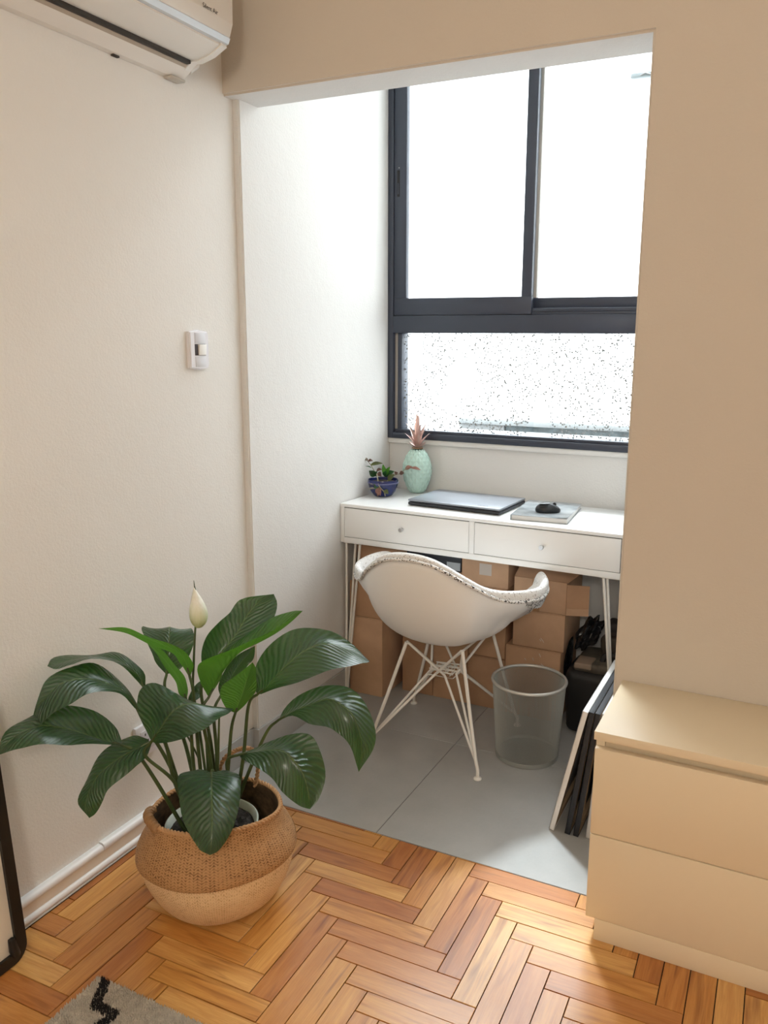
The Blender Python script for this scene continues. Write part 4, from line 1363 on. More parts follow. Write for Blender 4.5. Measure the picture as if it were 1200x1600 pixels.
SL = [  # base, tip (world), width, colour, up
    ((0.030, 0.781, 0.893), (0.012, 0.775, 0.902), 0.014, 0, (0, -0.6, 1)),
    ((0.031, 0.781, 0.892), (0.048, 0.790, 0.893), 0.016, 0, (0, -0.8, 1)),
    ((0.040, 0.784, 0.877), (0.084, 0.806, 0.884), 0.019, 1, (0, -0.9, 1)),
    ((0.042, 0.787, 0.866), (0.022, 0.775, 0.872), 0.006, 2, (0, -0.8, 1)),
    ((0.058, 0.790, 0.835), (0.036, 0.778, 0.856), 0.026, 2, (0.3, -1, 0.4)),
    ((0.060, 0.792, 0.832), (0.072, 0.782, 0.856), 0.022, 2, (-0.3, -1, 0.4)),
    ((0.098, 0.800, 0.840), (0.085, 0.802, 0.882), 0.018, 3, (0.2, -1, 0.2)),
    ((0.099, 0.800, 0.838), (0.114, 0.808, 0.874), 0.020, 3, (-0.2, -1, 0.2)),
    ((0.101, 0.798, 0.836), (0.130, 0.812, 0.856), 0.028, 2, (-0.2, -1, 0.5)),
    ((0.098, 0.795, 0.834), (0.112, 0.780, 0.862), 0.022, 2, (0, -1, 0.3)),
    ((0.066, 0.785, 0.856), (0.088, 0.790, 0.862), 0.016, 0, (0, -0.9, 1)),
    ((0.074, 0.780, 0.850), (0.096, 0.770, 0.838), 0.019, 0, (0.2, -1, 0.6)),
    ((0.118, 0.785, 0.822), (0.138, 0.800, 0.846), 0.026, 1, (-0.3, -1, 0.4)),
    ((0.142, 0.812, 0.846), (0.136, 0.800, 0.858), 0.013, 0, (0, -1, 0.5)),
    ((0.150, 0.818, 0.846), (0.166, 0.826, 0.850), 0.018, 0, (0, -1, 0.6)),
    ((0.166, 0.835, 0.864), (0.192, 0.845, 0.874), 0.018, 4, (0, -1, 0.6)),
    ((0.190, 0.838, 0.870), (0.226, 0.850, 0.862), 0.015, 4, (0, -0.8, 1)),
    ((0.096, 0.740, 0.814), (0.086, 0.730, 0.796), 0.022, 2, (0.3, -1, 0.2)),
    ((0.098, 0.735, 0.802), (0.114, 0.728, 0.772), 0.026, 4, (0, -1, 0.3)),
    ((0.122, 0.738, 0.790), (0.140, 0.742, 0.778), 0.020, 1, (0, -0.8, 1)),
    ((0.088, 0.736, 0.795), (0.058, 0.728, 0.792), 0.010, 5, (0, -0.7, 1)),
    ((0.082, 0.738, 0.806), (0.066, 0.730, 0.814), 0.007, 5, (0, -0.7, 1)),
    ((0.110, 0.734, 0.786), (0.100, 0.728, 0.768), 0.016, 0, (0, -1, 0.3)),
]
for ba, ti, wd, ci, up in SL:
    obj('leaf', small_leaf(ba, ti, wd, 0.003, up), M_LG[ci], sp, world=True)
for pts, rr in (([(0.075, 0.790, 0.815), (0.055, 0.786, 0.855), (0.040, 0.783, 0.880), (0.028, 0.780, 0.894), (0.000, 0.772, 0.905)], 0.0014),
                ([(0.105, 0.795, 0.815), (0.128, 0.808, 0.838), (0.152, 0.822, 0.848), (0.170, 0.834, 0.866), (0.200, 0.842, 0.870)], 0.0014),
                ([(0.075, 0.785, 0.818), (0.078, 0.765, 0.848), (0.094, 0.740, 0.835), (0.106, 0.732, 0.808), (0.124, 0.737, 0.786), (0.128, 0.739, 0.770)], 0.0018)):
    c_ = [max(p[0], AX + 0.004) for p in pts]
    obj('vine', tube(catmull([(x, p[1], p[2]) for x, p in zip(c_, pts)], 6), rr, 6), M_VINE, sp, world=True)

# ================================================================ chair
CX, CY = 0.522, 0.431
chair = thing('armchair', 'white shell armchair with woven pad and wire base pushed up to the desk', 'chair', (CX, CY, 0))


def rim_curve(n):
    """Rim of the bucket in chair coordinates (x right, y forward, z up), starting at the back centre, closed."""
    half = [(0.0, -0.300, 0.718), (0.085, -0.290, 0.704), (0.168, -0.240, 0.648), (0.224, -0.172, 0.598), (0.276, -0.112, 0.576),
            (0.324, -0.035, 0.572), (0.326, 0.045, 0.578), (0.292, 0.112, 0.583), (0.268, 0.165, 0.548), (0.242, 0.200, 0.482),
            (0.205, 0.230, 0.425), (0.130, 0.258, 0.395), (0.0, 0.268, 0.388)]
    full_ = [Vector(p) for p in half] + [Vector((-x, y, z)) for x, y, z in half[-2:0:-1]]
    P_ = catmull(full_, 6, closed=True)
    return P_


def shell_grid(offset=0.0, grow=1.0):
    rim = rim_curve(0)
    n = len(rim)
    Cn = Vector((0.0, -0.02, 0.372))
    rows = []
    R = 18
    for i in range(R + 1):
        t = i / R
        a = t * math.pi / 2
        row = []
        for p in rim:
            d = p - Cn
            f = math.sin(a) ** 0.86
            hgt = d.z
            low_edge = max(0.0, min(1.0, (0.50 - p.z) / 0.12))      # front lip: nearly flat
            e = 2.15 * (1 - low_edge) + 1.3 * low_edge
            g_ = (1 - math.cos(a)) ** (e / 2.15)
            z = Cn.z + hgt * g_
            # arms: the wall rises steeply, then rolls outwards near the rim
            wa = max(0.0, min(1.0, (abs(p.x) - 0.19) / 0.10)) * max(0.0, min(1.0, (p.z - 0.44) / 0.10))
            q = max(0.0, min(1.0, (t - 0.66) / 0.34))
            q = q * q * (3 - 2 * q)
            f *= 1.0 - 0.20 * wa * (1 - q)
            row.append(Vector((Cn.x + d.x * f, Cn.y + d.y * f * (1.0 if wa < 1e-6 else 1.0), z)))
        rows.append(row)
    return rows, n


def grid_to_bm(rows, n):
    bm = bmesh.new()
    c0 = bm.verts.new(rows[0][0])
    V_ = [[bm.verts.new(p) for p in row] for row in rows[1:]]
    for k in range(n):
        bm.faces.new((c0, V_[0][k], V_[0][(k + 1) % n]))
    for A_, B_ in zip(V_, V_[1:]):
        for k in range(n):
            j = (k + 1) % n
            bm.faces.new((A_[k], B_[k], B_[j], A_[j]))
    return bm


rows, n = shell_grid()
sb = grid_to_bm(rows, n)
sb.normal_update()
nr = {}
bmesh.ops.recalc_face_normals(sb, faces=sb.faces)
sb.normal_update()
sb.verts.ensure_lookup_table()
cv = sb.verts[0]
sgn = 1 if cv.normal.z > 0 else -1
normals = [[None] * n for _ in rows]
idx = 1
for i in range(1, len(rows)):
    for k in range(n):
        normals[i][k] = sb.verts[idx].normal * sgn
        idx += 1
normals[0] = [cv.normal * sgn] * n
obj_sb = obj('shell', sb, M_SHELL, chair, auto=80)
so = obj_sb.modifiers.new('solid', 'SOLIDIFY')
so.thickness = 0.006
so.offset = 0


def pad_material(name, speck):
    t = NT(name)
    v = t.coords('Object')
    vo = t.add('ShaderNodeTexVoronoi')
    vo.inputs['Scale'].default_value = 190.0
    t.link(v, vo.inputs['Vector'])
    n_ = t.noise(v, 120, 2)
    m_ = t.math('MULTIPLY', t.math('GREATER_THAN', n_, 0.60 if not speck else 0.50), t.math('LESS_THAN', vo.outputs['Distance'], 0.5))
    t.set(Base_Color=t.mix(m_, (0.82, 0.805, 0.79, 1), (0.46, 0.42, 0.40, 1) if not speck else (0.03, 0.028, 0.03, 1)), Roughness=0.95)
    t.bump(vo.outputs['Distance'], 0.6, 0.0025)
    return t.mat


M_PAD = pad_material('bouclé_pad_fabric'.replace('é', 'e'), False)
M_PAD_EDGE = pad_material('black_white_pad_edging', True)
# pad: the inside of the bucket, lifted off the shell, rolled over the rim
prow = []
R = len(rows) - 1
for i in range(R + 1):
    th = 0.016 + 0.010 * (1 - i / R)
    prow.append([rows[i][k] + normals[i][k] * th for k in range(n)])
pb_ = grid_to_bm(prow, n)
obj('seat_pad', pb_, M_PAD, chair, auto=80)


def rim_frames():
    out = []
    for k in range(n):
        p = rows[R][k]
        outw = (rows[R][k] - rows[R - 1][k]).normalized()
        out.append((p, outw, normals[R][k]))
    return out


FR = rim_frames()
# rolled edge; broader on the arms where the pad lies open over the rim
b = bmesh.new()
rings = []
SEG = 14
for k, (p, ow, nm) in enumerate(FR):
    w = 0.0125 + 0.0125 * max(0.0, min(1.0, (abs(p.x) - 0.20) / 0.08)) * max(0.0, min(1.0, (p.z - 0.45) / 0.1))
    side = 1 if p.x > 0 else -1
    c_ = p + nm * 0.007 + ow * 0.001
    ring = []
    for s in range(SEG):
        a = 2 * math.pi * s / SEG
        ring.append(b.verts.new(c_ + nm * math.cos(a) * 0.0135 + ow * math.sin(a) * (w if math.sin(a) > 0 else 0.016)))
    rings.append(ring)
for k in range(n):
    A_, B_ = rings[k], rings[(k + 1) % n]
    for s in range(SEG):
        b.faces.new((A_[s], A_[(s + 1) % SEG], B_[(s + 1) % SEG], B_[s]))
obj('pad_rim', b, M_PAD, chair, auto=80)
# black and white overcast stitching under the rolled edge
pts = [p - nm * 0.0085 - ow * 0.0045 for p, ow, nm in FR]
obj('pad_stitching', tube(pts, 0.0052, 8, closed=True), M_PAD_EDGE, chair, auto=80, label='black and white stitching under the rim')

# patterned edging of the pad hanging over the outside of each arm
for side in (1, -1):
    ks = [k for k in range(n) if FR[k][0].x * side > 0.262 and -0.09 < FR[k][0].y < 0.185 and FR[k][0].z > 0.50]
    ks.sort(key=lambda k: FR[k][0].y)
    eb = bmesh.new()
    prev = None
    for i, k in enumerate(ks):
        p, ow, nm = FR[k]
        drop = 0.066 * math.sin(math.pi * (0.10 + 0.86 * i / (len(ks) - 1))) ** 0.7
        out_ = Vector((ow.x, ow.y, 0)).normalized()
        col_ = [p + ow * 0.010 + Vector((0, 0, -drop * q)) + out_ * (0.004 * math.sin(math.pi * q) - 0.012 * q * q) for q in (0, 0.25, 0.5, 0.75, 1.0)]
        cur = [eb.verts.new(c_) for c_ in col_]
        if prev:
            for q in range(4):
                eb.faces.new((prev[q], prev[q + 1], cur[q + 1], cur[q]))
        prev = cur
    bmesh.ops.solidify(eb, geom=list(eb.faces), thickness=0.004)
    obj('pad_edging', eb, M_PAD_EDGE, chair, auto=80, label='black and white patterned edging over the arm')

# wire base
feet = [Vector((-0.197, -0.199, 0)), Vector((0.201, -0.202, 0)), Vector((0.197, 0.203, 0)), Vector((-0.214, 0.202, 0))]
mounts = [Vector((-0.086, -0.130, 0.382)), Vector((0.112, -0.130, 0.385)), Vector((0.120, 0.118, 0.381)), Vector((-0.100, 0.118, 0.381))]
ZP = 0.252
plat = [Vector((-0.046, -0.046, ZP)), Vector((0.046, -0.046, ZP)), Vector((0.046, 0.046, ZP)), Vector((-0.046, 0.046, ZP))]
for i in range(4):
    F, Mt = feet[i], mounts[i]
    lb = tube([F + Vector((0, 0, 0.006)), F + Vector((0, 0, 0.030)), F.lerp(Mt, 0.13) + Vector((0, 0, 0.008)), F.lerp(Mt, 0.5), Mt], 0.0058, 10)
    leg = obj('leg', lb, M_WHITE_STEEL, chair)
    gb = lathe([(0, 0), (0.0125, 0), (0.013, 0.003), (0.0105, 0.0065), (0.005, 0.0085), (0, 0.0085)], 20, center=(F.x, F.y))
    obj('glide', gb, M_WHITE_STEEL, leg)
    st = F.lerp(Mt, 0.13) + Vector((0, 0, 0.004))
    for j in ((i + 1) % 4, (i + 3) % 4):
        # strut from this foot along one side: kinks at the small platform, rises to the neighbouring mount
        kink = plat[i].lerp(plat[j], 0.5) + (plat[i] + plat[j] - plat[0] - plat[2]) * 0.0
        kink = kink + (plat[i] - plat[j]) * 0.18
        top = mounts[j].lerp(mounts[i], 0.02)
        obj('strut', tube([st, st.lerp(kink, 0.5), kink, kink.lerp(top, 0.5), top], 0.0044, 8), M_WHITE_STEEL, chair)
zz = []
for k in range(9):
    x = -0.046 + 0.092 * k / 8
    zz.append((x, -0.046 if k % 2 else 0.046, ZP + 0.003))
pz = tube(zz, 0.0030, 6)
tube([(-0.046, -0.046, ZP - 0.006), (0.046, -0.046, ZP - 0.006), (0.046, 0.046, ZP - 0.006), (-0.046, 0.046, ZP - 0.006)], 0.0032, 6, closed=True, bm=pz)
zz2 = [(-0.046 if k % 2 else 0.046, -0.046 + 0.092 * k / 6, ZP + 0.009) for k in range(7)]
tube(zz2, 0.0028, 6, bm=pz)
obj('cross_wires', pz, M_WHITE_STEEL, chair)
# ================================================================ waste bin
NBX, NBY, NBH = 0.812, 0.452, 0.268
bn = thing('waste_bin', 'round silver wire mesh waste bin standing empty beside the chair', 'waste bin', (NBX, NBY, 0))
M_MESH = simple('silver_mesh', (0.36, 0.37, 0.35), 0.45, 0.3)
M_BINSTEEL = simple('silver_rim_paint', (0.60, 0.59, 0.56), 0.35, 0.4)
b = bmesh.new()
NA, NZ = 190, 58
rg = []
for i in range(NZ + 1):
    t = i / NZ
    r = 0.1025 + 0.0170 * t
    rg.append([b.verts.new((r * math.cos(2 * math.pi * (k + 0.5 * (i % 2)) / NA), r * math.sin(2 * math.pi * (k + 0.5 * (i % 2)) / NA), 0.014 + (NBH - 0.02) * t)) for k in range(NA)])
for i in range(0, NZ - 1):
    for k in range(NA):
        if i % 2 == 0:
            b.faces.new((rg[i][k], rg[i + 1][k], rg[i + 2][k], rg[i + 1][(k - 1) % NA]))
        else:
            b.faces.new((rg[i][k], rg[i + 1][(k + 1) % NA], rg[i + 2][k], rg[i + 1][k]))
mo = obj('mesh_wall', b, M_MESH, bn, smooth=False)
wf = mo.modifiers.new('wire', 'WIREFRAME')
wf.thickness = 0.0014
wf.use_even_offset = False
obj('rim', tube([(0.1200 * math.cos(2 * math.pi * k / 64), 0.1200 * math.sin(2 * math.pi * k / 64), NBH - 0.003) for k in range(64)], 0.0052, 10, closed=True), M_BINSTEEL, bn)
obj('base_band', lathe([(0.1000, 0.0), (0.1035, 0.001), (0.1050, 0.012), (0.1042, 0.0165), (0.1020, 0.0165), (0.1005, 0.004)], 64), M_MESH, bn)
obj('bottom', lathe([(0, 0.003), (0.101, 0.003), (0.101, 0.0065), (0, 0.0065)], 48), M_MESH, bn)

# ================================================================ cardboard boxes under the desk


def carton(label, x0, x1, y0, y1, z0, z1, mat=0, tape=None, vtape=False, lab=None, rot=0.0, lid_gap=True):
    cx, cy = (x0 + x1) / 2, (y0 + y1) / 2
    r = thing('cardboard_box', label, 'box', (cx, cy, z0), math.radians(rot), 'cardboard boxes under the desk')
    w, d, h = (x1 - x0) / 2, (y1 - y0) / 2, z1 - z0
    obj('body', box((-w, -d, 0), (w, d, h - 0.003), 0.0035), M_CARD[mat], r)
    # two closed top flaps meeting in the middle
    obj('flap', box((-w + 0.001, -d + 0.001, h - 0.003), (w - 0.001, -0.001, h), 0.0010), M_CARD[mat], r)
    obj('flap', box((-w + 0.001, 0.001, h - 0.003), (w - 0.001, d - 0.001, h), 0.0010), M_CARD[mat], r)
    if vtape:
        obj('tape', box((-0.022, -d - 0.0005, h * 0.55), (0.022, -d + 0.001, h - 0.004), 0.0), M_TAPE_BROWN, r)
    if lab:
        lx0, lx1, lz0, lz1 = lab
        obj('paper_label', box((lx0 - cx, -d - 0.0006, lz0 - z0), (lx1 - cx, -d + 0.001, lz1 - z0), 0.0), M_LABEL, r)
    return r


carton('tall plain cardboard box standing on the floor beside the left desk leg', 0.0330, 0.1775, 0.622, 0.89, 0.0, 0.3140, 1)
carton('cardboard box stacked directly on the tall left box beside the desk leg', 0.0340, 0.186, 0.624, 0.89, 0.3155, 0.4510, 0)
carton('cardboard box topmost of the left stack, touching the desk underside', 0.068, 0.236, 0.626, 0.716, 0.4525, 0.6000, 2)
carton('shadowed floor box just right of the tall left box, behind the chair legs', 0.2135, 0.344, 0.7225, 0.96, 0.0, 0.300, 2)
carton('floor box behind the middle of the chair base, between two others', 0.3455, 0.4865, 0.7225, 0.96, 0.0, 0.300, 0)
carton('floor box seen through the right chair legs beside the waste bin', 0.4885, 0.6335, 0.7225, 0.96, 0.0, 0.1985, 2)
carton('cardboard box behind the chair seat, on the box beside the bin', 0.4885, 0.6320, 0.7280, 0.96, 0.200, 0.4700, 0, vtape=True)
carton('box hidden behind the chair back, carrying the black box', 0.2145, 0.4535, 0.7300, 0.96, 0.302, 0.5090, 2)
carton('tan cardboard box with a pale paper patch, right of the black box', 0.4555, 0.6380, 0.7235, 0.95, 0.472, 0.5995, 1, lab=(0.526, 0.573, 0.515, 0.558))
scuffed = carton('scuffed floor box behind the waste bin with white scratches', 0.6375, 0.8440, 0.7180, 0.95, 0.0, 0.2660, 0)
middle = carton('cardboard box in the middle of the right stack, under the open box', 0.6610, 0.8525, 0.7235, 0.95, 0.268, 0.4065, 1)
# white scratches on two boxes
M_SCR = simple('white_scratch', (0.75, 0.70, 0.62), 0.8)
for par, dd, marks in ((scuffed, -0.1163, ((-0.03, 0.225, -0.024, 0.219), (0.0, 0.232, 0.004, 0.222), (0.03, 0.240, 0.024, 0.252), (0.032, 0.215, 0.050, 0.203))), (middle, -0.1135, ((0.010, 0.042, 0.022, 0.027), (0.006, 0.036, 0.012, 0.030)))):
    sb_ = bmesh.new()
    for x0, z0, x1, z1 in marks:
        tube([(x0, dd, z0), ((x0 + x1) / 2 + 0.001, dd - 0.0005, (z0 + z1) / 2), (x1, dd, z1)], 0.0009, 5, bm=sb_)
    obj('scuff_mark', sb_, M_SCR, par, label='pale scratches')

ob = thing('cardboard_box', 'open cardboard box with loose flaps topmost of the right stack', 'box', (0.757, 0.836, 0.408), 0, 'cardboard boxes under the desk')
obj('body', box((-0.097, -0.1125, 0), (0.097, 0.1125, 0.118), 0.003), M_CARD[1], ob)
obj('tape', box((-0.030, -0.1135, 0.0), (0.0, -0.112, 0.117), 0.0), M_TAPE_BROWN, ob)


def flap(name, quad, th, mat, parent):
    q = [Vector(p) for p in quad]
    nrm = (q[1] - q[0]).cross(q[3] - q[0]).normalized() * th
    bm = bmesh.new()
    lo = [bm.verts.new(p) for p in q]
    hi = [bm.verts.new(p + nrm) for p in q]
    bm.faces.new(lo[::-1])
    bm.faces.new(hi)
    for i in range(4):
        j = (i + 1) % 4
        bm.faces.new((lo[i], lo[j], hi[j], hi[i]))
    return obj(name, bm, mat, parent, smooth=False)


flap('flap', [(-0.095, -0.111, 0.119), (0.100, -0.111, 0.117), (0.170, -0.060, 0.176), (-0.080, -0.045, 0.180)], 0.003, M_CARD[2], ob)
flap('flap', [(0.0975, -0.112, 0.012), (0.172, -0.092, 0.014), (0.172, -0.092, 0.112), (0.0975, -0.112, 0.113)], 0.003, M_CARD[0], ob)
flap('flap', [(0.098, -0.1145, 0.0015), (0.173, -0.095, 0.0035), (0.172, -0.0945, 0.030), (0.098, -0.1145, 0.028)], 0.0025, M_CARD[1], ob)

bb = thing('storage_box', 'black lidded storage box with grey label between the cardboard boxes', 'box', (0.338, 0.84, 0.511))
obj('body', box((-0.113, -0.1165, 0.0), (0.114, 0.11, 0.048), 0.002), simple('black_card', (0.022, 0.025, 0.034), 0.4), bb)
obj('lid', box((-0.116, -0.1195, 0.040), (0.117, 0.113, 0.060), 0.002), simple('black_card_lid', (0.018, 0.021, 0.030), 0.35), bb)
obj('label', box((0.058, -0.1175, 0.006), (0.112, -0.1155, 0.036), 0.0), simple('grey_label', (0.42, 0.45, 0.48), 0.6), bb)

# ================================================================ bags in the right corner
M_BAG = simple('black_bag_nylon', (0.010, 0.009, 0.010), 0.55, bscale=60, bstr=0.5, var=0.3)
M_BAG_TOP = simple('olive_brown_canvas', (0.12, 0.10, 0.075), 0.75, bscale=80, bstr=0.5, var=0.4, vscale=25)


def soft_box(lo, hi, amp, seed, bev=0.04, cuts=5):
    rr = random.Random(seed)
    b_ = box(lo, hi, bev, 4)
    bmesh.ops.subdivide_edges(b_, edges=list(b_.edges), cuts=1, use_grid_fill=True)
    ph = [rr.uniform(0, 6) for _ in range(6)]
    z0 = lo[2]
    for v in b_.verts:
        x, y, z = v.co
        k = min(1, (z - z0) / 0.03)
        v.co += Vector((math.sin(23 * z + ph[0]) + math.sin(31 * y + ph[1]), math.sin(27 * x + ph[2]) + math.sin(19 * z + ph[3]), math.sin(21 * x + ph[4]) + math.sin(25 * y + ph[5]))) * amp * k
    return b_


bg = thing('backpack', 'black backpack with a brown top standing in the corner right of the boxes', 'bag', (1.00, 0.77, 0.0))
obj('body', soft_box((0.874, 0.655, 0.002), (1.118, 0.868, 0.238), 0.0035, 1, 0.035), M_BAG, bg, world=True)
obj('top_panel', soft_box((0.900, 0.668, 0.228), (1.108, 0.862, 0.262), 0.003, 2, 0.016), M_BAG_TOP, bg, world=True, label='olive brown top panel')
obj('patch', soft_box((0.905, 0.664, 0.243), (0.966, 0.742, 0.2655), 0.0008, 3, 0.006), simple('beige_patch', (0.30, 0.22, 0.165), 0.7), bg, world=True, label='beige patch on top')
obj('carry_handle', tube(catmull([(0.99, 0.72, 0.258), (1.00, 0.725, 0.282), (1.04, 0.73, 0.288), (1.08, 0.735, 0.280), (1.09, 0.735, 0.258)], 6), 0.006, 8, flat=1.6), M_BAG, bg, world=True)

pbg = thing('plastic_bag', 'crumpled shiny black plastic bag draped between the boxes and the backpack', 'plastic bag', (0.93, 0.80, 0.24))
b = bmesh.new()
bmesh.ops.create_icosphere(b, subdivisions=4, radius=1.0)
rr = random.Random(5)
for v in b.verts:
    x, y, z = v.co
    w = 1 + 0.16 * math.sin(9 * x + 4 * z) + 0.12 * math.sin(13 * y - 6 * z + 1) + rr.uniform(-0.04, 0.04)
    v.co = Vector((x * 0.033, y * 0.070, z * 0.062)) * w
    v.co.rotate(Euler((0.0, math.radians(34), math.radians(8))))
    v.co += Vector((0.921, 0.800, 0.330))
obj('crumpled_film', b, simple('black_plastic_film', (0.012, 0.012, 0.014), 0.22, bscale=45, bstr=0.8, bdist=0.004), pbg, world=True, auto=20)
b = bmesh.new()
bmesh.ops.create_icosphere(b, subdivisions=3, radius=1.0)
for v in b.verts:
    x, y, z = v.co
    w = 1 + 0.18 * math.sin(8 * x + 5 * z) + rr.uniform(-0.06, 0.06)
    v.co = Vector((x * 0.006, y * 0.05, z * 0.07)) * w
    v.co.rotate(Euler((0.0, math.radians(4), 0)))
    v.co += Vector((0.8585, 0.78, 0.235))
obj('hanging_corner', b, simple('black_plastic_fold', (0.014, 0.014, 0.016), 0.25, bscale=45, bstr=0.8, bdist=0.004), pbg, world=True, auto=20)

jk = thing('folded_jacket', 'dark brown folded jacket lying on top of the backpack by the wall', 'jacket', (1.04, 0.83, 0.262))
obj('lower_fold', soft_box((0.972, 0.745, 0.271), (1.13, 0.866, 0.335), 0.005, 8, 0.024), simple('dark_olive_cloth', (0.060, 0.047, 0.036), 0.8, bscale=50, bstr=0.6), jk, world=True)
obj('upper_fold', soft_box((0.985, 0.765, 0.33), (1.14, 0.866, 0.385), 0.006, 9, 0.024), simple('dark_brown_cloth', (0.035, 0.026, 0.022), 0.8, bscale=50, bstr=0.6), jk, world=True)

# ================================================================ canvases leaning on the pier
M_CANV_W = simple('white_canvas_edge', (0.80, 0.775, 0.755), 0.75, bscale=300, bstr=0.2)
M_CANV_D = simple('black_canvas_edge', (0.018, 0.018, 0.022), 0.6, bscale=300, bstr=0.2)
M_STRETCHER = simple('pine_stretcher', (0.50, 0.36, 0.22), 0.7)


def canvas(label, xb, xt, h, y0, y1, th, mat, grp='stretched canvases leaning against the pier'):
    ang = math.atan2(xt - xb, h)
    L = math.hypot(xt - xb, h)
    r = thing('canvas_panel', label, 'canvas', (xb, y0, 0.0), 0, grp)
    # local frame: u along the lean, built upright then tilted about the y axis
    Rm = Matrix.Rotation(ang, 4, 'Y')
    w = y1 - y0
    def P(bm):
        bm.transform(Rm)
        # lowest corner onto the floor
        mz = min(v.co.z for v in bm.verts)
        return bm
    base = 0.0 if th * math.sin(ang) < 0 else th * math.sin(ang)
    b_ = box((0, 0, base), (0.0025, w, base + L), 0.0008)
    edge = box((0.0, 0.0, base), (th, 0.0022, base + L), 0.0008)
    box((0.0, w - 0.0022, base), (th, w, base + L), 0.0008, bm=edge)
    box((0.0, 0.0, base + L - 0.0022), (th, w, base + L), 0.0008, bm=edge)
    box((0.0, 0.0, base), (th, w, base + 0.0022), 0.0008, bm=edge)
    fr = None
    for lo, hi in (((0.003, 0.003, base + 0.003), (th - 0.001, 0.035, base + L - 0.003)), ((0.003, w - 0.035, base + 0.003), (th - 0.001, w - 0.003, base + L - 0.003)),
                   ((0.003, 0.035, base + 0.003), (th - 0.001, w - 0.035, base + 0.035)), ((0.003, 0.035, base + L - 0.035), (th - 0.001, w - 0.035, base + L - 0.003))):
        fr = box(lo, hi, 0.0008, bm=fr)
    obj('front', P(b_), mat, r)
    obj('wrapped_edge', P(edge), mat, r)
    obj('stretcher_frame', P(fr), M_STRETCHER, r)
    return r


canvas('outermost leaning canvas with white edge, nearest the waste bin', 1.000, 1.0785, 0.374, 0.066, 0.47, 0.0150, M_CANV_W)
canvas('black-edged leaning canvas directly behind the outer white one', 1.046, 1.0955, 0.376, 0.066, 0.45, 0.0150, M_CANV_D)
canvas('black-edged leaning canvas, second from the pier', 1.070, 1.1125, 0.376, 0.066, 0.45, 0.0150, M_CANV_D)
canvas('white-edged leaning canvas closest to the pier and dresser', 1.104, 1.1300, 0.376, 0.072, 0.45, 0.0170, M_CANV_W)

# ================================================================ dresser
RX0, RX1, RY0 = 1.193, 1.80, -0.306
ds = thing('chest_of_drawers', 'low cream white chest of two drawers against the right wall', 'chest of drawers', (RX0, RY0, 0))
obj('plinth', box((RX0 + 0.022, RY0 + 0.0, 0.0), (RX1 - 0.022, -0.004, 0.054), 0.001), M_DRESSER, ds, world=True)
bpy.data.objects['plinth'].location.y += 0.0
cb = box((RX0, RY0 + 0.019, 0.054), (RX0 + 0.019, -0.004, 0.4945), 0.0008)
box((RX1 - 0.019, RY0 + 0.019, 0.054), (RX1, -0.004, 0.4945), 0.0008, bm=cb)
box((RX0 + 0.019, RY0 + 0.019, 0.054), (RX1 - 0.019, -0.004, 0.072), 0.0, bm=cb)
box((RX0 + 0.019, -0.010, 0.072), (RX1 - 0.019, -0.004, 0.4945), 0.0, bm=cb)
obj('carcass', cb, M_DRESSER, ds, world=True)
obj('top', box((RX0 - 0.0015, RY0 - 0.003, 0.4945), (RX1 + 0.0015, -0.002, 0.5145), 0.0012), M_DRESSER, ds, world=True)
obj('finger_groove', box((RX0 + 0.019, RY0 + 0.028, 0.455), (RX1 - 0.019, RY0 + 0.034, 0.4945), 0.0), M_DRESSER, ds, world=True)
for z0, z1 in ((0.0545, 0.2640), (0.2665, 0.4735)):
    dr = obj('drawer_front', box((RX0 + 0.001, RY0, z0), (RX1 - 0.001, RY0 + 0.0185, z1), 0.0012), M_DRESSER, ds, world=True)
    obj('drawer_box', box((RX0 + 0.03, RY0 + 0.0185, z0 + 0.025), (RX1 - 0.03, -0.03, z1 - 0.05), 0.0), M_DRESSER, dr, world=True)

# ================================================================ leaning framed panel at the left edge
mr = thing('framed_panel', 'pale panel in a thin black frame leaning on the left wall, bottom left corner', 'picture', (0.082, -0.923, 0.0))
LEAN = math.atan(0.0733)


def mp(u, v, n_=0.0):
    """u back along -y from the near-window post, v up the lean, n off the glass."""
    return Vector((-math.sin(LEAN) * v + math.cos(LEAN) * n_, -u, math.cos(LEAN) * v + math.sin(LEAN) * n_))


MW, MH, RC = 0.46, 1.06, 0.024
path = []
for (cx, cy, a0) in ((RC, RC, 180), (MW - RC, RC, 270), (MW - RC, MH - RC, 0), (RC, MH - RC, 90)):
    for k in range(7):
        a = math.radians(a0 + 15 * k)
        path.append(mp(cx + RC * math.cos(a), 0.0135 + cy + RC * math.sin(a)))
M_BLACK = simple('black_powder_coat', (0.010, 0.0095, 0.009), 0.4)
fb = bmesh.new()
NP = len(path)
rings = []
for i, p in enumerate(path):
    d = (path[(i + 1) % NP] - path[(i - 1) % NP]).normalized()
    nn = mp(0, 0, 1).normalized()
    s = d.cross(nn).normalized()
    rings.append([fb.verts.new(p + s * 0.0125 + nn * 0.012), fb.verts.new(p - s * 0.0125 + nn * 0.012), fb.verts.new(p - s * 0.0125 - nn * 0.012), fb.verts.new(p + s * 0.0125 - nn * 0.012)])
for i in range(NP):
    A_, B_ = rings[i], rings[(i + 1) % NP]
    for k in range(4):
        fb.faces.new((A_[k], A_[(k + 1) % 4], B_[(k + 1) % 4], B_[k]))
obj('frame', fb, M_BLACK, mr, auto=50)
gl = bmesh.new()
q = [mp(0.006, 0.014, 0.001), mp(MW - 0.006, 0.014, 0.001), mp(MW - 0.006, MH, 0.001), mp(0.006, MH, 0.001)]
lo = [gl.verts.new(p) for p in q]
hi = [gl.verts.new(p + mp(0, 0, 0.003)) for p in q]
gl.faces.new(lo[::-1])
gl.faces.new(hi)
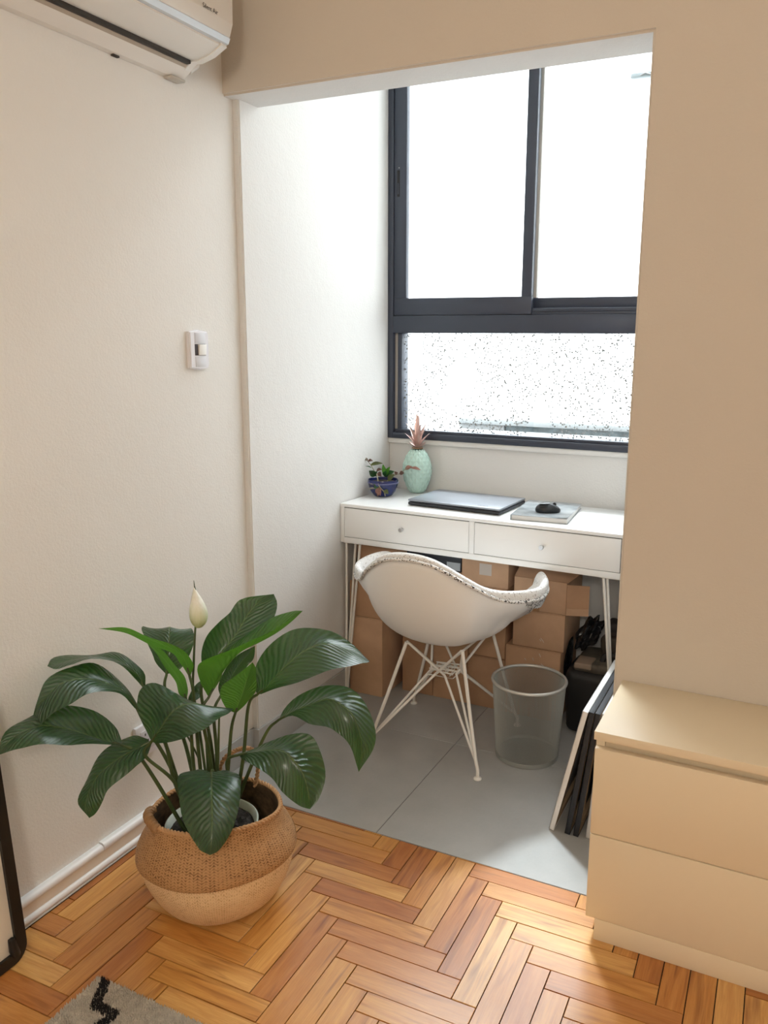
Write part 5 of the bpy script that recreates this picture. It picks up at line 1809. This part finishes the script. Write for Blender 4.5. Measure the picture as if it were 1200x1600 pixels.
for i in range(4):
    gl.faces.new((lo[i], lo[(i + 1) % 4], hi[(i + 1) % 4], hi[i]))
obj('pale_panel', gl, simple('pale_panel_paper', (0.80, 0.74, 0.64), 0.5), mr, smooth=False)
cb = bmesh.new()
for k in range(10):
    pass
b = tube([mp(0.016, 0.020, 0.010), mp(0.020, 0.036, 0.011), mp(0.022, 0.062, 0.010)], [0.010, 0.0105, 0.007], 12)
obj('corner_bracket', b, M_BLACK, mr)

# ================================================================ rug
M_RUG = simple('cream_wool_pile', (0.56, 0.50, 0.42), 0.97, bscale=240, bstr=0.9, bdist=0.004, var=0.18, vscale=60)
M_RUG_B = simple('black_wool_pile', (0.012, 0.010, 0.010), 0.97, bscale=240, bstr=0.9, bdist=0.004)
rug = thing('area_rug', 'cream pile rug with a black zigzag stripe on the parquet, bottom left', 'rug', (0.29, -0.895, 0))
RUX0, RUX1, RUY0, RUY1 = 0.2895, 1.25, -2.1, -0.8935
ZIG = [(0.305, -0.888), (0.312, -0.902), (0.322, -0.916), (0.330, -0.934), (0.342, -0.9535), (0.366, -0.9535), (0.394, -0.9540), (0.392, -0.970), (0.386, -0.988), (0.404, -1.010), (0.440, -1.012), (0.440, -1.05), (0.48, -1.07), (0.48, -1.12)]
obj('backing', box((RUX0, RUY0, 0.0003), (RUX1, RUY1, 0.0045), 0.001), M_RUG, rug, world=True)


def pile(name, region, mat, step, seed, z0=0.004):
    """Short tufts: small upright pyramids joined into one part."""
    rr_ = random.Random(seed)
    bm = bmesh.new()
    x = RUX0 - 0.001
    while x < RUX1:
        y = RUY0
        while y < RUY1 + 0.001:
            px, py = x + rr_.uniform(-step, step) * 0.5, y + rr_.uniform(-step, step) * 0.5
            if region(px, py):
                h = rr_.uniform(0.0055, 0.0095)
                w = step * 0.62
                tx, ty = rr_.uniform(-0.002, 0.002), rr_.uniform(-0.002, 0.002)
                v4 = [bm.verts.new((px + a * w, py + c_ * w, z0)) for a, c_ in ((-1, 0), (0, -1), (1, 0), (0, 1))]
                tp = bm.verts.new((px + tx, py + ty, z0 + h))
                for k in range(4):
                    bm.faces.new((v4[k], v4[(k + 1) % 4], tp))
            y += step
        x += step
    o = obj(name, bm, mat, rug, smooth=True, world=True, auto=179)
    o['kind'] = 'stuff'
    return o


def zig_dist(px, py):
    best = 9
    for (ax, ay), (bx_, by_) in zip(ZIG, ZIG[1:]):
        dx, dy = bx_ - ax, by_ - ay
        t = max(0, min(1, ((px - ax) * dx + (py - ay) * dy) / (dx * dx + dy * dy)))
        best = min(best, math.hypot(px - ax - t * dx, py - ay - t * dy))
    return best


pile('pile', lambda x, y: zig_dist(x, y) > 0.0105, M_RUG, 0.0041, 1)
o = pile('zigzag_stripe', lambda x, y: zig_dist(x, y) <= 0.0115, M_RUG_B, 0.0030, 2, 0.0042)
o['label'] = 'black zigzag stripe'

# ================================================================ outside the window
M_CONC = simple('pale_parapet', (0.20, 0.21, 0.212), 0.9, bscale=30, bstr=0.3, var=0.15)
M_CONC_D = simple('grey_parapet_face', (0.15, 0.18, 0.19), 0.9, bscale=60, bstr=0.5, var=0.4, vscale=25)
pw = thing('parapet', 'grey rooftop parapet with pale coping outside the lower window pane', 'parapet', (0.5, 2.62, 0.0))
obj('coping', box((-0.333, 2.58, 0.872), (2.2, 2.80, 0.906), 0.004), M_CONC, pw, world=True)
obj('end_block', box((-0.333, 2.60, -0.5), (-0.047, 2.78, 0.872), 0.001), simple('light_block', (0.22, 0.226, 0.228), 0.9, bscale=30, bstr=0.3), pw, world=True)
obj('face', box((-0.045, 2.62, -0.5), (2.2, 2.78, 0.872), 0.004), M_CONC_D, pw, world=True)
obj('lower_slab', box((-0.5, 2.3, -0.5), (2.2, 2.59, 0.842), 0.004), simple('white_slab', (0.22, 0.226, 0.228), 0.9, bscale=90, bstr=0.4, var=0.3, vscale=40), pw, world=True)
obj('notch', box((0.470, 2.615, 0.862), (0.560, 2.622, 0.872), 0.001), M_CONC, pw, world=True)
fa = thing('added_building', 'added pale facade across the courtyard, blocking the low sky and filling the panes', 'added_building', (0, 8.0, -6.0))
obj('facade', box((-14.0, 8.0, -6.0), (15.0, 8.6, 6.2)), simple('pale_render', (0.80, 0.80, 0.79), 0.9, bscale=12, bstr=0.2), fa, world=True)  # added facade: cuts off the low sky so steep light dominates
obj('cornice', box((-14.2, 7.7, 6.2), (15.2, 8.8, 6.5), 0.02), simple('pale_cornice', (0.7, 0.7, 0.69), 0.9), fa, world=True)
br = thing('outdoor_bracket', 'short grey bracket jutting in outside the upper right window pane', 'bracket', (0.81, 1.62, 2.41))
obj('arm', box((0.792, 1.60, 2.400), (1.292, 1.625, 2.418), 0.002), simple('grey_bracket', (0.22, 0.25, 0.26), 0.6), br, world=True)
obj('twisted_rod', tube([(0.83 + 0.02 * k, 1.597, 2.409 + 0.004 * (1 if k % 2 else -1)) for k in range(23)], 0.003, 6), simple('pale_rod', (0.2, 0.2, 0.2), 0.6), br, world=True)
obj('wall_plate', box((1.290, 1.57, 2.36), (1.2995, 1.66, 2.46), 0.003), simple('grey_plate', (0.1, 0.1, 0.1), 0.6), br, world=True)

# ================================================================ added lamp, unseen behind the camera, for warm fill light
FILL_GLOW = 60.0
cl = thing('fill_lamp', 'added white globe lamp on a cord, unseen, giving warm fill light', 'fill lamp', (1.75, -2.95, ROOM_Z))
obj('canopy', lathe([(0, 0), (0.055, 0), (0.055, -0.02), (0.012, -0.03), (0, -0.03)], 32), M_PLASTIC_WHITE, cl)
obj('cord', tube([(0, 0, -0.02), (0, 0, -0.96)], 0.003, 8), M_PLASTIC_WHITE, cl)
obj('cap', lathe([(0, -0.93), (0.03, -0.935), (0.04, -0.985), (0, -0.985)], 32), M_CHROME, cl)
t = NT('fill_globe')
em = t.add('ShaderNodeEmission')
em.inputs[0].default_value = (1.0, 0.92, 0.80, 1)
em.inputs[1].default_value = FILL_GLOW
t.link(em.outputs[0], t.out.inputs['Surface'])
obj('globe', ellipsoid((0, 0, -1.125), (0.15, 0.15, 0.15), seg=24, ring=16), t.mat, cl)
